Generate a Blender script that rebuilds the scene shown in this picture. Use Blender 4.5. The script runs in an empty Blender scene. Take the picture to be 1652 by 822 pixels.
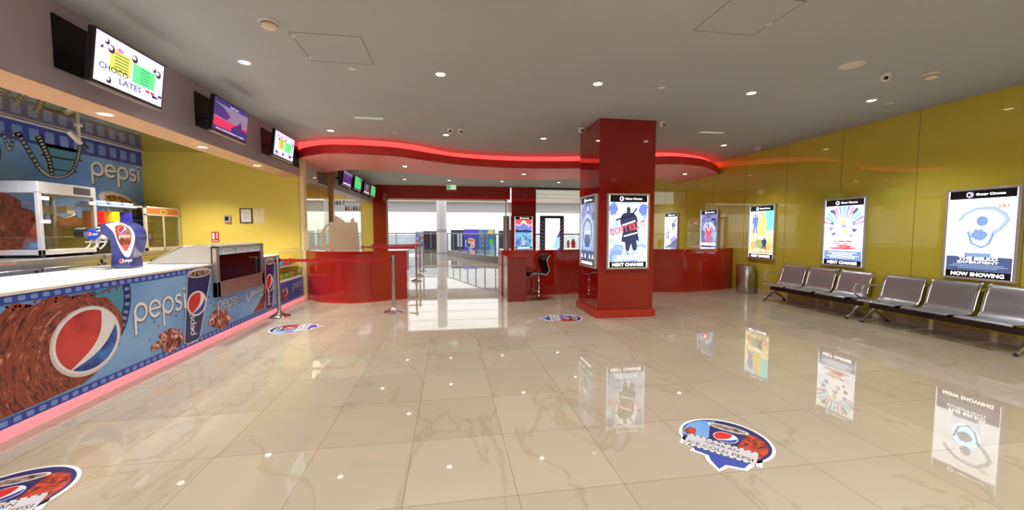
import bpy, bmesh, math, random
from mathutils import Vector, Matrix
PI = math.pi
random.seed(7)
S = bpy.context.scene
COL = S.collection

# ------------------------------------------------------------------ camera, world, lights, exposure
cam_d = bpy.data.cameras.new('camera'); cam = bpy.data.objects.new('camera', cam_d); COL.objects.link(cam)
cam_d.sensor_fit = 'HORIZONTAL'; cam_d.sensor_width = 36.0; cam_d.lens = 36.0 * 635.6 / 1652.0
cam_d.clip_end = 200; cam_d.clip_start = 0.05
cam.location = (0, 0, 1.5); cam.rotation_euler = (PI/2 - 0.06174, 0, -0.15676)
S.camera = cam
S.view_settings.view_transform = 'Standard'; S.view_settings.look = 'None'
S.view_settings.gamma = 1; S.view_settings.use_curve_mapping = False
S.view_settings.exposure = 0.28
W = bpy.data.worlds.new('sky'); S.world = W; W.use_nodes = True
bg = W.node_tree.nodes['Background']; bg.inputs[0].default_value = (0.93, 0.96, 1.0, 1); bg.inputs[1].default_value = 2.6
SPOT_W = 105.0           # recessed ceiling lamps
MALL_W = 1250.0          # fill light added under the mall ceiling
KITCHEN_W = 140.0
POSTER_E = 1.7
def area(name, loc, sx, sy, w, col=(1, 1, 1), rot=(0, 0, 0)):
    d = bpy.data.lights.new(name, 'AREA'); d.shape = 'RECTANGLE'; d.size = sx; d.size_y = sy; d.energy = w; d.color = col
    o = bpy.data.objects.new(name, d); COL.objects.link(o); o.location = loc; o.rotation_euler = rot
    return o
area('mall_fill_light', (1, 23.4, 3.592), 28, 11.5, MALL_W, (0.97, 0.98, 1.0))  # one broad sheet of light, added to brighten the daylit mall
area('cafe_ceiling_light', (-5.6, 13.0, 3.3), 2.4, 4.5, 130, (1, 0.97, 0.92))
area('rear_fill_light', (1.8, -2.0, 3.3), 5.0, 1.6, 260, (0.97, 0.97, 1.0))  # unseen fill light added behind the camera

# ------------------------------------------------------------------ materials
def lin(c):
    c = c / 255.0
    return c / 12.92 if c <= 0.04045 else ((c + 0.055) / 1.055) ** 2.4
def L(r, g, b): return (lin(r), lin(g), lin(b), 1)
MATS = {}
def mat(name, rgb, rough=0.5, metal=0.0, emit=0.0, spec=0.5, alpha=1.0, trans=0.0, coat=0.0, ecol=None):
    if name in MATS: return MATS[name]
    m = bpy.data.materials.new(name); m.use_nodes = True
    b = m.node_tree.nodes['Principled BSDF']
    b.inputs['Base Color'].default_value = L(*rgb); b.inputs['Roughness'].default_value = rough
    b.inputs['Metallic'].default_value = metal; b.inputs['Specular IOR Level'].default_value = spec
    b.inputs['Coat Weight'].default_value = coat; b.inputs['Coat Roughness'].default_value = 0.03
    if trans: b.inputs['Transmission Weight'].default_value = trans
    if emit:
        b.inputs['Emission Color'].default_value = L(*(ecol or rgb)); b.inputs['Emission Strength'].default_value = emit
    MATS[name] = m
    return m
def nodes(m): return m.node_tree.nodes, m.node_tree.links, m.node_tree.nodes['Principled BSDF']
def noisy(m, c1, c2, scale=5, detail=4, lo=0.35, hi=0.65, stretch=(1, 1, 1), dist=0.0, extra=None, emit=False):
    N, K, b = nodes(m)
    tc = N.new('ShaderNodeTexCoord'); mp = N.new('ShaderNodeMapping'); mp.inputs['Scale'].default_value = stretch
    no = N.new('ShaderNodeTexNoise'); no.inputs['Scale'].default_value = scale; no.inputs['Detail'].default_value = detail
    no.inputs['Distortion'].default_value = dist
    r = N.new('ShaderNodeValToRGB'); r.color_ramp.elements[0].position = lo; r.color_ramp.elements[1].position = hi
    r.color_ramp.elements[0].color = L(*c1); r.color_ramp.elements[1].color = L(*c2)
    for pos, c in (extra or []):
        e = r.color_ramp.elements.new(pos); e.color = L(*c)
    K.new(tc.outputs['Object'], mp.inputs[0]); K.new(mp.outputs[0], no.inputs['Vector']); K.new(no.outputs[0], r.inputs[0])
    K.new(r.outputs[0], b.inputs['Base Color'])
    if emit: K.new(r.outputs[0], b.inputs['Emission Color'])
    return m
def glass_mat(name, tint=(255, 255, 255), alpha=0.12, rough=0.0, ior=1.5):
    if name in MATS: return MATS[name]
    m = bpy.data.materials.new(name); m.use_nodes = True
    N = m.node_tree.nodes; K = m.node_tree.links; N.clear()
    out = N.new('ShaderNodeOutputMaterial'); mx = N.new('ShaderNodeMixShader'); tr = N.new('ShaderNodeBsdfTransparent'); gl = N.new('ShaderNodeBsdfGlossy')
    fr = N.new('ShaderNodeFresnel'); fr.inputs[0].default_value = ior
    ad = N.new('ShaderNodeMath'); ad.operation = 'ADD'; ad.inputs[1].default_value = alpha; ad.use_clamp = True
    tr.inputs[0].default_value = L(*tint); gl.inputs['Roughness'].default_value = rough; gl.inputs[0].default_value = (1, 1, 1, 1)
    ge = N.new('ShaderNodeNewGeometry'); iv = N.new('ShaderNodeMath'); iv.operation = 'SUBTRACT'; iv.inputs[0].default_value = 1; K.new(ge.outputs['Backfacing'], iv.inputs[1])
    mu = N.new('ShaderNodeMath'); mu.operation = 'MULTIPLY'; K.new(fr.outputs[0], ad.inputs[0]); K.new(ad.outputs[0], mu.inputs[0]); K.new(iv.outputs[0], mu.inputs[1]); K.new(mu.outputs[0], mx.inputs[0]); K.new(tr.outputs[0], mx.inputs[1]); K.new(gl.outputs[0], mx.inputs[2]); K.new(mx.outputs[0], out.inputs[0])
    MATS[name] = m
    return m

M_ceiling = noisy(mat('ceiling_paint', (150, 142, 138), 0.75, spec=0.25), (168, 170, 174), (174, 176, 180), 0.4)
M_white = mat('white_plastic', (225, 215, 210), 0.4)
M_whitewall = mat('white_wall', (236, 238, 240), 0.7)
M_greywall = mat('grey_fascia', (168, 166, 172), 0.7)
M_steel = mat('brushed_steel', (190, 186, 182), 0.28, 1.0)
M_steel2 = mat('satin_steel', (175, 170, 165), 0.38, 0.9)
M_chrome = mat('chrome', (215, 212, 212), 0.08, 1.0)
M_alu = mat('aluminium_frame', (206, 202, 200), 0.35, 0.6)
M_black = mat('black_plastic', (18, 18, 20), 0.35)
M_dark = mat('dark_gap', (30, 26, 26), 0.6)
M_rubber = mat('black_rubber', (25, 25, 25), 0.7)
M_red = mat('red_gloss', (146, 22, 20), 0.06, coat=0.35)
M_redc = mat('red_counter_gloss', (166, 34, 24), 0.08, coat=0.3)
M_redplinth = mat('red_plinth', (182, 52, 34), 0.25)
M_soffit_under = mat('soffit_pink_paint', (234, 138, 134), 0.5)
M_soffit_lip = mat('soffit_red_paint', (214, 48, 46), 0.35)
M_cove = mat('led_cove_light', (255, 60, 60), 0.6, emit=1.3, ecol=(255, 80, 76))
M_plinthled = mat('led_plinth_light', (236, 140, 146), 0.5, emit=0.5, ecol=(244, 150, 160))
M_bulk = mat('mauve_bulkhead_paint', (172, 160, 170), 0.5)
M_bulkunder = mat('bulkhead_underside', (186, 146, 112), 0.5)
M_cream = mat('cream_edge', (236, 214, 160), 0.4)
M_ochre = mat('ochre_post', (176, 128, 60), 0.3)
M_ywall = mat('yellow_paint', (220, 196, 84), 0.55)
M_ygloss = mat('yellow_back_painted_glass', (204, 188, 72), 0.03, coat=0.35)
M_wood = M_bulkunder
M_glass = glass_mat('clear_glass', (250, 252, 250), 0.02)
M_glass_tint = glass_mat('tinted_glass', (236, 238, 230), 0.10)
M_glass_dark = glass_mat('smoked_glass', (176, 168, 168), 0.02, 0, 1.25)
M_glass_rail = glass_mat('rail_glass', (215, 222, 228), 0.03)
M_railpost = mat('rail_steel', (120, 122, 128), 0.3, 0.8)
M_beltred = mat('red_belt', (200, 32, 34), 0.6)
M_countertop = mat('white_solid_surface', (240, 232, 222), 0.2)

# floor: polished cream marble tiles
M_floor = mat('polished_cream_marble', (196, 180, 150), 0.03, spec=0.48)
N, K, b = nodes(M_floor)
tc = N.new('ShaderNodeTexCoord'); mp = N.new('ShaderNodeMapping'); mp.inputs['Location'].default_value = (0.27, -0.08, 0)
br = N.new('ShaderNodeTexBrick'); br.offset = 0; br.inputs['Scale'].default_value = 1; br.inputs['Brick Width'].default_value = 0.64; br.inputs['Row Height'].default_value = 0.68
br.inputs['Mortar Size'].default_value = 0.0016; br.inputs['Mortar Smooth'].default_value = 0.3; br.inputs['Bias'].default_value = 0.0
br.inputs['Color1'].default_value = L(180, 170, 151); br.inputs['Color2'].default_value = L(171, 160, 142); br.inputs['Mortar'].default_value = L(104, 90, 70)
n1 = N.new('ShaderNodeTexNoise'); n1.inputs['Scale'].default_value = 1.1; n1.inputs['Detail'].default_value = 8; n1.inputs['Distortion'].default_value = 1.2
mpv = N.new('ShaderNodeMapping'); mpv.inputs['Rotation'].default_value = (0, 0, 0.6); mpv.inputs['Scale'].default_value = (1.0, 0.45, 1)
K.new(tc.outputs['Object'], mpv.inputs[0]); K.new(mpv.outputs[0], n1.inputs['Vector'])
rv = N.new('ShaderNodeValToRGB'); e = rv.color_ramp.elements; e[0].position = 0.487; e[0].color = (1, 1, 1, 1); e[1].position = 0.513; e[1].color = (1, 1, 1, 1)
x = rv.color_ramp.elements.new(0.5); x.color = (0.80, 0.74, 0.64, 1)
n2 = N.new('ShaderNodeTexNoise'); n2.inputs['Scale'].default_value = 0.9; n2.inputs['Detail'].default_value = 5
r2 = N.new('ShaderNodeValToRGB'); r2.color_ramp.elements[0].position = 0.3; r2.color_ramp.elements[0].color = (0.92, 0.90, 0.87, 1); r2.color_ramp.elements[1].position = 0.7; r2.color_ramp.elements[1].color = (1, 1, 1, 1)
K.new(tc.outputs['Object'], mp.inputs[0]); K.new(mp.outputs[0], br.inputs['Vector']); K.new(tc.outputs['Object'], n2.inputs['Vector'])
K.new(n1.outputs[0], rv.inputs[0]); K.new(n2.outputs[0], r2.inputs[0])
m1 = N.new('ShaderNodeMixRGB'); m1.blend_type = 'MULTIPLY'; m1.inputs[0].default_value = 0.6; K.new(br.outputs['Color'], m1.inputs[1]); K.new(rv.outputs[0], m1.inputs[2])
m2 = N.new('ShaderNodeMixRGB'); m2.blend_type = 'MULTIPLY'; m2.inputs[0].default_value = 1; K.new(m1.outputs[0], m2.inputs[1]); K.new(r2.outputs[0], m2.inputs[2])
K.new(m2.outputs[0], b.inputs['Base Color'])

# ------------------------------------------------------------------ mesh helpers
def BM(): return bmesh.new()
def box(bm, x0, x1, y0, y1, z0, z1, mi=0):
    vs = [bm.verts.new(p) for p in ((x0, y0, z0), (x1, y0, z0), (x1, y1, z0), (x0, y1, z0), (x0, y0, z1), (x1, y0, z1), (x1, y1, z1), (x0, y1, z1))]
    for f in ((3, 2, 1, 0), (4, 5, 6, 7), (0, 1, 5, 4), (1, 2, 6, 5), (2, 3, 7, 6), (3, 0, 4, 7)):
        bm.faces.new([vs[i] for i in f]).material_index = mi
    return bm
def tube(bm, pts, r, seg=12, mi=0, closed=False, flat=1.0):
    pts = [Vector(p) for p in pts]; n = len(pts); rr = r if isinstance(r, (list, tuple)) else [r] * n
    rings = []; up = None
    for i, p in enumerate(pts):
        if closed: t = (pts[(i + 1) % n] - pts[i - 1]).normalized()
        else: t = ((pts[i + 1] if i < n - 1 else p) - (pts[i - 1] if i else p)).normalized()
        if up is None: up = t.orthogonal().normalized() if abs(t.z) > 0.99 else Vector((0, 0, 1))
        s = t.cross(up)
        s = s.normalized() if s.length > 1e-5 else t.orthogonal().normalized()
        u2 = s.cross(t).normalized(); up = u2
        rings.append([bm.verts.new(p + (s * math.cos(a) * flat + u2 * math.sin(a)) * rr[i]) for a in [2 * PI * k / seg for k in range(seg)]])
    m = n if closed else n - 1
    for i in range(m):
        A, B = rings[i], rings[(i + 1) % n]
        for k in range(seg):
            f = bm.faces.new((A[k], A[(k + 1) % seg], B[(k + 1) % seg], B[k])); f.material_index = mi; f.smooth = True
    if not closed:
        bm.faces.new(list(reversed(rings[0]))).material_index = mi; bm.faces.new(rings[-1]).material_index = mi
    return bm
def lathe(bm, prof, c=(0, 0, 0), seg=32, mi=0, axis='z'):
    rings = []
    for r, z in prof:
        r = max(r, 1e-4)
        ring = []
        for k in range(seg):
            a = 2 * PI * k / seg; p = (r * math.cos(a), r * math.sin(a), z)
            if axis == 'y': p = (p[0], p[2], p[1])
            if axis == 'x': p = (p[2], p[0], p[1])
            ring.append(bm.verts.new((c[0] + p[0], c[1] + p[1], c[2] + p[2])))
        rings.append(ring)
    for A, B in zip(rings, rings[1:]):
        for k in range(seg):
            f = bm.faces.new((A[k], A[(k + 1) % seg], B[(k + 1) % seg], B[k])); f.smooth = True; f.material_index = mi
    bm.faces.new(list(reversed(rings[0]))).material_index = mi; bm.faces.new(rings[-1]).material_index = mi
    return bm
def prism(bm, pts, a, b, axis='z', mi=0):
    """extrude a 2D outline; axis = direction of the extrusion (z: pts are xy, y: pts are xz, x: pts are yz)"""
    def P(p, h):
        return (p[0], p[1], h) if axis == 'z' else ((p[0], h, p[1]) if axis == 'y' else (h, p[0], p[1]))
    A = [bm.verts.new(P(p, a)) for p in pts]; B = [bm.verts.new(P(p, b)) for p in pts]; n = len(pts)
    bm.faces.new(list(reversed(A))).material_index = mi; bm.faces.new(B).material_index = mi
    for k in range(n): bm.faces.new((A[k], A[(k + 1) % n], B[(k + 1) % n], B[k])).material_index = mi
    return bm
def smooth_line(pts, n=6):
    out = []; P = [Vector(p) for p in pts]; P = [2 * P[0] - P[1]] + P + [2 * P[-1] - P[-2]]
    for i in range(1, len(P) - 2):
        for k in range(n):
            t = k / n; a, b, c, d = P[i - 1:i + 3]
            out.append(tuple(0.5 * ((2 * b) + (c - a) * t + (2 * a - 5 * b + 4 * c - d) * t * t + (3 * b - a - 3 * c + d) * t ** 3)))
    out.append(tuple(P[-2])); return out
def band(bm, line, z0, z1, thick=0.0, mi=0):
    n = len(line)
    if thick:
        nor = []
        for i in range(n):
            a = Vector(line[max(i - 1, 0)]); b = Vector(line[min(i + 1, n - 1)]); t = (b - a).normalized(); nor.append(Vector((-t[1], t[0])))
        back = [tuple(Vector(line[i]) + nor[i] * thick) for i in range(n)]
    else: back = None
    A = [bm.verts.new((p[0], p[1], z0)) for p in line]; B = [bm.verts.new((p[0], p[1], z1)) for p in line]
    for i in range(n - 1): f = bm.faces.new((A[i], A[i + 1], B[i + 1], B[i])); f.smooth = True; f.material_index = mi
    if back:
        C2 = [bm.verts.new((p[0], p[1], z0)) for p in back]; D = [bm.verts.new((p[0], p[1], z1)) for p in back]
        for i in range(n - 1):
            f = bm.faces.new((C2[i + 1], C2[i], D[i], D[i + 1])); f.smooth = True; f.material_index = mi
            bm.faces.new((B[i], B[i + 1], D[i + 1], D[i])).material_index = mi; bm.faces.new((C2[i], C2[i + 1], A[i + 1], A[i])).material_index = mi
        bm.faces.new((A[0], B[0], D[0], C2[0])).material_index = mi; bm.faces.new((A[-1], C2[-1], D[-1], B[-1])).material_index = mi
    return bm
def obj(name, bm, mats, parent=None, bevel=0.0, smooth=False, seg=2, label=None, world=False):
    me = bpy.data.meshes.new(name)
    bmesh.ops.recalc_face_normals(bm, faces=bm.faces)
    bm.to_mesh(me); bm.free()
    for m in (mats if isinstance(mats, (list, tuple)) else [mats]): me.materials.append(m)
    if smooth:
        for p in me.polygons: p.use_smooth = True
    me.set_sharp_from_angle(angle=0.7)
    o = bpy.data.objects.new(name, me); COL.objects.link(o)
    if parent:
        o.parent = parent
        if world: o.matrix_parent_inverse = (Matrix.Translation(parent.location) @ parent.rotation_euler.to_matrix().to_4x4()).inverted()
    if bevel:
        md = o.modifiers.new('edge', 'BEVEL'); md.width = bevel; md.segments = seg; md.limit_method = 'ANGLE'; md.angle_limit = 0.6
    if label: o['label'] = label
    return o
def struct(name, bm, mats, **k):
    o = obj(name, bm, mats, **k); o['kind'] = 'structure'; return o
def tag(o, label, cat, group=None):
    o['label'] = label; o['category'] = cat
    if group: o['group'] = group
    return o
def thing(name, label, cat, loc=(0, 0, 0), rz=0, group=None):
    o = bpy.data.objects.new(name, None); COL.objects.link(o); o.location = loc; o.rotation_euler = (0, 0, rz); o.empty_display_size = 0.1
    return tag(o, label, cat, group)
def copy_tree(o, parent=None):
    c = o.copy(); COL.objects.link(c)
    if parent: c.parent = parent
    for ch in list(o.children): copy_tree(ch, c)
    return c
def dup(root, label, loc, rz=None, group=None):
    c = copy_tree(root); c.location = loc; c['label'] = label
    if rz is not None: c.rotation_euler = (0, 0, rz)
    if group: c['group'] = group
    return c

# ------------------------------------------------------------------ flat printed art (thin ink layers on a surface)
TXT = {}
def text_polys(s, bold=0.0):
    k = (s, bold)
    if k not in TXT:
        cu = bpy.data.curves.new('t', 'FONT'); cu.body = s; cu.size = 1; cu.offset = bold; cu.resolution_u = 2
        o = bpy.data.objects.new('t', cu); COL.objects.link(o); dg = bpy.context.evaluated_depsgraph_get()
        me = bpy.data.meshes.new_from_object(o.evaluated_get(dg))
        vs = [(v.co.x, v.co.y) for v in me.vertices]; fs = [tuple(p.vertices) for p in me.polygons]
        bpy.data.objects.remove(o); bpy.data.curves.remove(cu); bpy.data.meshes.remove(me)
        xs = [v[0] for v in vs] or [0]
        TXT[k] = (vs, fs, min(xs), max(xs))
    return TXT[k]
class Art:
    STEP = 0.0005
    def __init__(s, o, u, v):
        s.o = Vector(o); s.u = Vector(u).normalized(); s.v = Vector(v).normalized(); s.n = s.u.cross(s.v); s.bm = bmesh.new(); s.mats = []
    def mi(s, m):
        if m not in s.mats: s.mats.append(m)
        return s.mats.index(m)
    def vert(s, p, l): return s.bm.verts.new(s.o + s.u * p[0] + s.v * p[1] + s.n * (l * s.STEP))
    def poly(s, pts, m, l=0):
        try: s.bm.faces.new([s.vert(p, l) for p in pts]).material_index = s.mi(m)
        except ValueError: pass
    def rect(s, x0, y0, x1, y1, m, l=0, r=0.0):
        if r:
            pts = []
            for cx, cy, a0 in ((x1 - r, y1 - r, 0), (x0 + r, y1 - r, PI / 2), (x0 + r, y0 + r, PI), (x1 - r, y0 + r, 1.5 * PI)):
                for k in range(4): a = a0 + k * PI / 6; pts.append((cx + r * math.cos(a), cy + r * math.sin(a)))
            s.poly(pts, m, l)
        else: s.poly([(x0, y0), (x1, y0), (x1, y1), (x0, y1)], m, l)
    def ell(s, cx, cy, rx, ry, m, l=0, rot=0, a0=0, a1=2 * PI, n=36):
        c, d = math.cos(rot), math.sin(rot); pts = []
        full = abs(a1 - a0 - 2 * PI) < 1e-6
        for k in range(n + (0 if full else 1)):
            a = a0 + (a1 - a0) * k / n; x, y = rx * math.cos(a), ry * math.sin(a); pts.append((cx + x * c - y * d, cy + x * d + y * c))
        s.poly(pts, m, l)
    def stroke(s, pts, w, m, l=0, closed=False):
        n = len(pts); P = [Vector(p) for p in pts]; Lf, Rt = [], []
        for i in range(n):
            if closed: t = P[(i + 1) % n] - P[i - 1]
            else: t = P[min(i + 1, n - 1)] - P[max(i - 1, 0)]
            t = t.normalized() if t.length > 1e-9 else Vector((1, 0)); nn = Vector((-t[1], t[0])); ww = (w[i] if isinstance(w, (list, tuple)) else w) / 2
            Lf.append(s.vert(P[i] + nn * ww, l)); Rt.append(s.vert(P[i] - nn * ww, l))
        mi = s.mi(m)
        for i in range(n if closed else n - 1):
            j = (i + 1) % n; s.bm.faces.new((Rt[i], Rt[j], Lf[j], Lf[i])).material_index = mi
    def arc(s, cx, cy, rx, ry, w, m, l=0, a0=0, a1=2 * PI, n=28, rot=0):
        c, d = math.cos(rot), math.sin(rot); full = abs(a1 - a0 - 2 * PI) < 1e-6
        pts = []
        for k in range(n + (0 if full else 1)):
            a = a0 + (a1 - a0) * k / n; x, y = rx * math.cos(a), ry * math.sin(a); pts.append((cx + x * c - y * d, cy + x * d + y * c))
        s.stroke(pts, w, m, l, closed=full)
    def text(s, t, x, y, h, m, l=0, width=None, bold=0.0, rot=0, align='c', shear=0):
        vs, fs, x0, x1 = text_polys(t, bold); k = h / 0.7; kx = (width / (x1 - x0)) if width else k
        off = {'c': -(x0 + x1) / 2, 'l': -x0, 'r': -x1}[align]; c, d = math.cos(rot), math.sin(rot); mi = s.mi(m); V = []
        for a, b2 in vs:
            px, py = (a + off) * kx + shear * b2 * k, b2 * k; V.append(s.vert((x + px * c - py * d, y + px * d + py * c), l))
        for f in fs: s.bm.faces.new([V[i] for i in f]).material_index = mi
    def word(s, x, y, h, w, m, l=0, st=0.17, rot=0):
        """rounded lowercase word p e p s i; h = x-height, w = full width"""
        sx = w / 4.75; c, d = math.cos(rot), math.sin(rot)
        def T(pts): return [(x + (p[0] * sx) * c - (p[1] * h) * d, y + (p[0] * sx) * d + (p[1] * h) * c) for p in pts]
        def ring(cx, a0=0, a1=2 * PI): return T([(cx + .46 * math.cos(a0 + (a1 - a0) * k / 24), .5 + .46 * math.sin(a0 + (a1 - a0) * k / 24)) for k in range(25)])
        t = st * h
        for X in (0, 2.38):
            s.stroke(T([(X + .04, -.72), (X + .04, .6)]), t, m, l + .5); s.stroke(ring(X + .5), t, m, l)
        s.stroke(ring(1.68, 0, 2 * PI - .75), t, m, l); s.stroke(T([(1.24, .5), (2.16, .5)]), t * .85, m, l + .5)
        s.stroke(T([(a + 3.52, b2) for a, b2 in ((.66, .84), (.55, .95), (.36, .97), (.2, .9), (.13, .75), (.2, .6), (.38, .52), (.55, .45), (.66, .33), (.62, .13), (.45, .03), (.25, .03), (.06, .16))]), t, m, l)
        s.stroke(T([(4.55, 0), (4.55, .96)]), t, m, l); s.ell(*T([(4.55, 1.28)])[0], t * .6, t * .6, m, l, n=14)
    def globe(s, cx, cy, r, l=0, rx=None, red=None, white=None, blue=None, rot=0):
        rx = rx or r; red = red or A_red; white = white or A_white; blue = blue or A_blue; c, d = math.cos(rot), math.sin(rot)
        def T(a, b2): return (cx + (a * c - b2 * d) * rx, cy + (a * d + b2 * c) * r)
        s.poly([T(math.cos(2 * PI * k / 40), math.sin(2 * PI * k / 40)) for k in range(40)], white, l)
        q = .93
        def edge(a0, a1, bx, by):
            p0 = (q * math.cos(a0), q * math.sin(a0)); p1 = (q * math.cos(a1), q * math.sin(a1))
            return [T(p0[0] * (1 - t) + p1[0] * t + bx * math.sin(PI * t), p0[1] * (1 - t) + p1[1] * t + by * math.sin(PI * t)) for t in [k / 14 for k in range(1, 14)]]
        A0, A1, B0, B1 = .344 * PI, 1.29 * PI, 1.305 * PI, 2.10 * PI
        s.poly([T(q * math.cos(A0 + (A1 - A0) * k / 24), q * math.sin(A0 + (A1 - A0) * k / 24)) for k in range(25)] + edge(A1, A0, .32, -.11), red, l + 1)
        s.poly([T(q * math.cos(B0 + (B1 - B0) * k / 20), q * math.sin(B0 + (B1 - B0) * k / 20)) for k in range(21)] + edge(B1, B0, .17, -.15), blue, l + 1)
    def build(s, name, parent=None, **k):
        return obj(name, s.bm, s.mats, parent, **k)
def ink(name, rgb, e=0.0, rough=0.35): return mat('ink_' + name, rgb, rough, emit=e)
A_red = ink('red', (206, 40, 44)); A_white = ink('white', (235, 232, 232)); A_blue = ink('blue', (32, 62, 160)); A_navy = ink('navy', (28, 38, 98))
A_film = ink('film_blue', (52, 72, 162)); A_hole = ink('film_hole', (118, 150, 214)); A_grey = ink('grey_film', (60, 78, 96)); A_black = ink('black', (16, 16, 20))
A_pale = ink('pale', (196, 194, 200)); A_teal = ink('teal', (74, 140, 172)); A_text = ink('text_grey', (70, 66, 70)); A_glow = ink('glow', (214, 200, 200))
A_sky = noisy(ink('sky_blue', (84, 150, 214)), (88, 138, 206), (136, 182, 228), 0.9, 2, 0.3, 0.7)
A_cola = noisy(ink('cola', (120, 40, 20)), (78, 42, 38), (226, 164, 142), 6.5, 12, 0.36, 0.72, (1, 1.1, .8), 2.0, [(0.46, (128, 58, 44)), (0.56, (172, 84, 62)), (0.62, (126, 58, 46))])
A_swirl = ink('cola_swirl', (120, 50, 36)); N, K, b = nodes(A_swirl)
tc = N.new('ShaderNodeTexCoord'); sp = N.new('ShaderNodeSeparateXYZ'); K.new(tc.outputs['Object'], sp.inputs[0])
def mth(op, a_, b_=None):
    m_ = N.new('ShaderNodeMath'); m_.operation = op
    for i_, v_ in enumerate((a_, b_)):
        if v_ is None: continue
        if isinstance(v_, (int, float)): m_.inputs[i_].default_value = v_
        else: K.new(v_, m_.inputs[i_])
    return m_.outputs[0]
# the swirl turns around the printed globe; the counter front is a child placed by its own base, so these are its own coordinates
yy_, zz_ = mth('SUBTRACT', sp.outputs[1], 3.97), mth('SUBTRACT', sp.outputs[2], .54)
rad = mth('SQRT', mth('ADD', mth('MULTIPLY', yy_, yy_), mth('MULTIPLY', zz_, zz_))); ang_ = mth('ARCTAN2', zz_, mth('MULTIPLY', yy_, -1))
cb = N.new('ShaderNodeCombineXYZ'); K.new(mth('ADD', mth('MULTIPLY', rad, 17), mth('MULTIPLY', ang_, 1.6)), cb.inputs[0]); K.new(mth('MULTIPLY', ang_, 2.6), cb.inputs[1])
no_ = N.new('ShaderNodeTexNoise'); no_.inputs['Scale'].default_value = 1.7; no_.inputs['Detail'].default_value = 12; no_.inputs['Roughness'].default_value = .68; no_.inputs['Distortion'].default_value = 1.0; K.new(cb.outputs[0], no_.inputs['Vector'])
rp = N.new('ShaderNodeValToRGB'); rp.color_ramp.elements[0].position = .36; rp.color_ramp.elements[0].color = L(44, 26, 28); rp.color_ramp.elements[1].position = .68; rp.color_ramp.elements[1].color = L(230, 176, 156)
for p_, c_ in ((.44, (104, 46, 38)), (.5, (166, 76, 54)), (.55, (112, 50, 42)), (.61, (190, 104, 80))): e_ = rp.color_ramp.elements.new(p_); e_.color = L(*c_)
K.new(no_.outputs[0], rp.inputs[0]); K.new(rp.outputs[0], b.inputs['Base Color'])
A_ice = noisy(ink('ice', (180, 120, 100)), (70, 24, 20), (236, 214, 206), 14, 6, 0.36, 0.66, (1, 1, 1), 0.8, [(0.5, (170, 70, 44))])
A_colasm = noisy(ink('cola_small', (120, 40, 20)), (70, 20, 18), (214, 78, 48), 22, 6, 0.34, 0.66, (1, 1, 1), 1.0)
A_fill = noisy(ink('cup_ice', (90, 60, 50)), (30, 22, 22), (190, 160, 140), 26, 4, 0.36, 0.68)

# ------------------------------------------------------------------ the room shell
XR, XL, YE, ZC = 7.28, -3.17, 17.0, 3.375
struct('floor', box(BM(), -14, 16, -4, 36, -0.1, 0), M_floor)
bm = BM(); box(bm, XL - .4, XR + .1, -4.1, YE + .3, ZC, ZC + .12); box(bm, -8.2, XL - .4, 9.2, YE + .3, ZC, ZC + .12); struct('ceiling', bm, M_ceiling)
bm = BM(); box(bm, XR, XR + .12, -4, YE + .3, 0, ZC); wr = struct('wall_right', bm, M_ygloss)
bm = BM()
for k in range(-4, 10):
    y = 5.2 + 1.222 * k
    if -3.9 < y < YE: box(bm, XR - .0012, XR + .002, y - .003, y + .003, .1, ZC)
obj('panel_joint', bm, mat('panel_joint_olive', (104, 88, 16), 0.6), wr)
struct('baseboard_right', box(BM(), XR - .015, XR, -4, 8.95, 0, .1), mat('beige_skirting', (206, 184, 160), 0.3), bevel=.002)
struct('wall_rear', box(BM(), -6.3, XR + .1, -4.15, -4, 0, ZC), mat('rear_wall_paint', (176, 160, 140), 0.6))
bm = BM(); box(bm, -6.3, -6.17, -4, 9.3, 0, 3.3); struct('wall_left', bm, M_ywall)
struct('wall_kitchen_end', box(BM(), -6.17, -3.21, 9.2, 9.32, 0, ZC), M_ywall)
M_kceil = mat('glossy_kitchen_ceiling', (120, 108, 60), 0.03, coat=0.6, spec=0.9)
struct('ceiling_kitchen', box(BM(), -6.17, XL - .4, -4, 9.2, 3.11, 3.2), M_kceil)
struct('trim_1', prism(BM(), [(XL - .4, 2.662), (XL, 2.662), (XL, ZC), (XL - .4, ZC)], -4, YE, 'y'), M_bulk)     # bulkhead over the counter
struct('trim_2', box(BM(), XL - .4, XL - .002, -4, 9.2, 2.655, 2.6615), M_bulkunder)
struct('trim_3', box(BM(), XL - .02, XL + .07, 9.17, 9.33, 0, ZC - .2), M_cream, bevel=.004)           # cream end of the kitchen wall
struct('trim_4', box(BM(), XL - .06, XL + .06, 11.33, 11.47, 0, 3.1), M_ochre, bevel=.004)
struct('wall_cafe', box(BM(), -8.15, -8.0, 9.3, YE, 0, ZC), M_whitewall)
struct('wall_cafe_end', box(BM(), -8.0, -6.17, 9.2, 9.32, 0, ZC), M_ywall)
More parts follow.
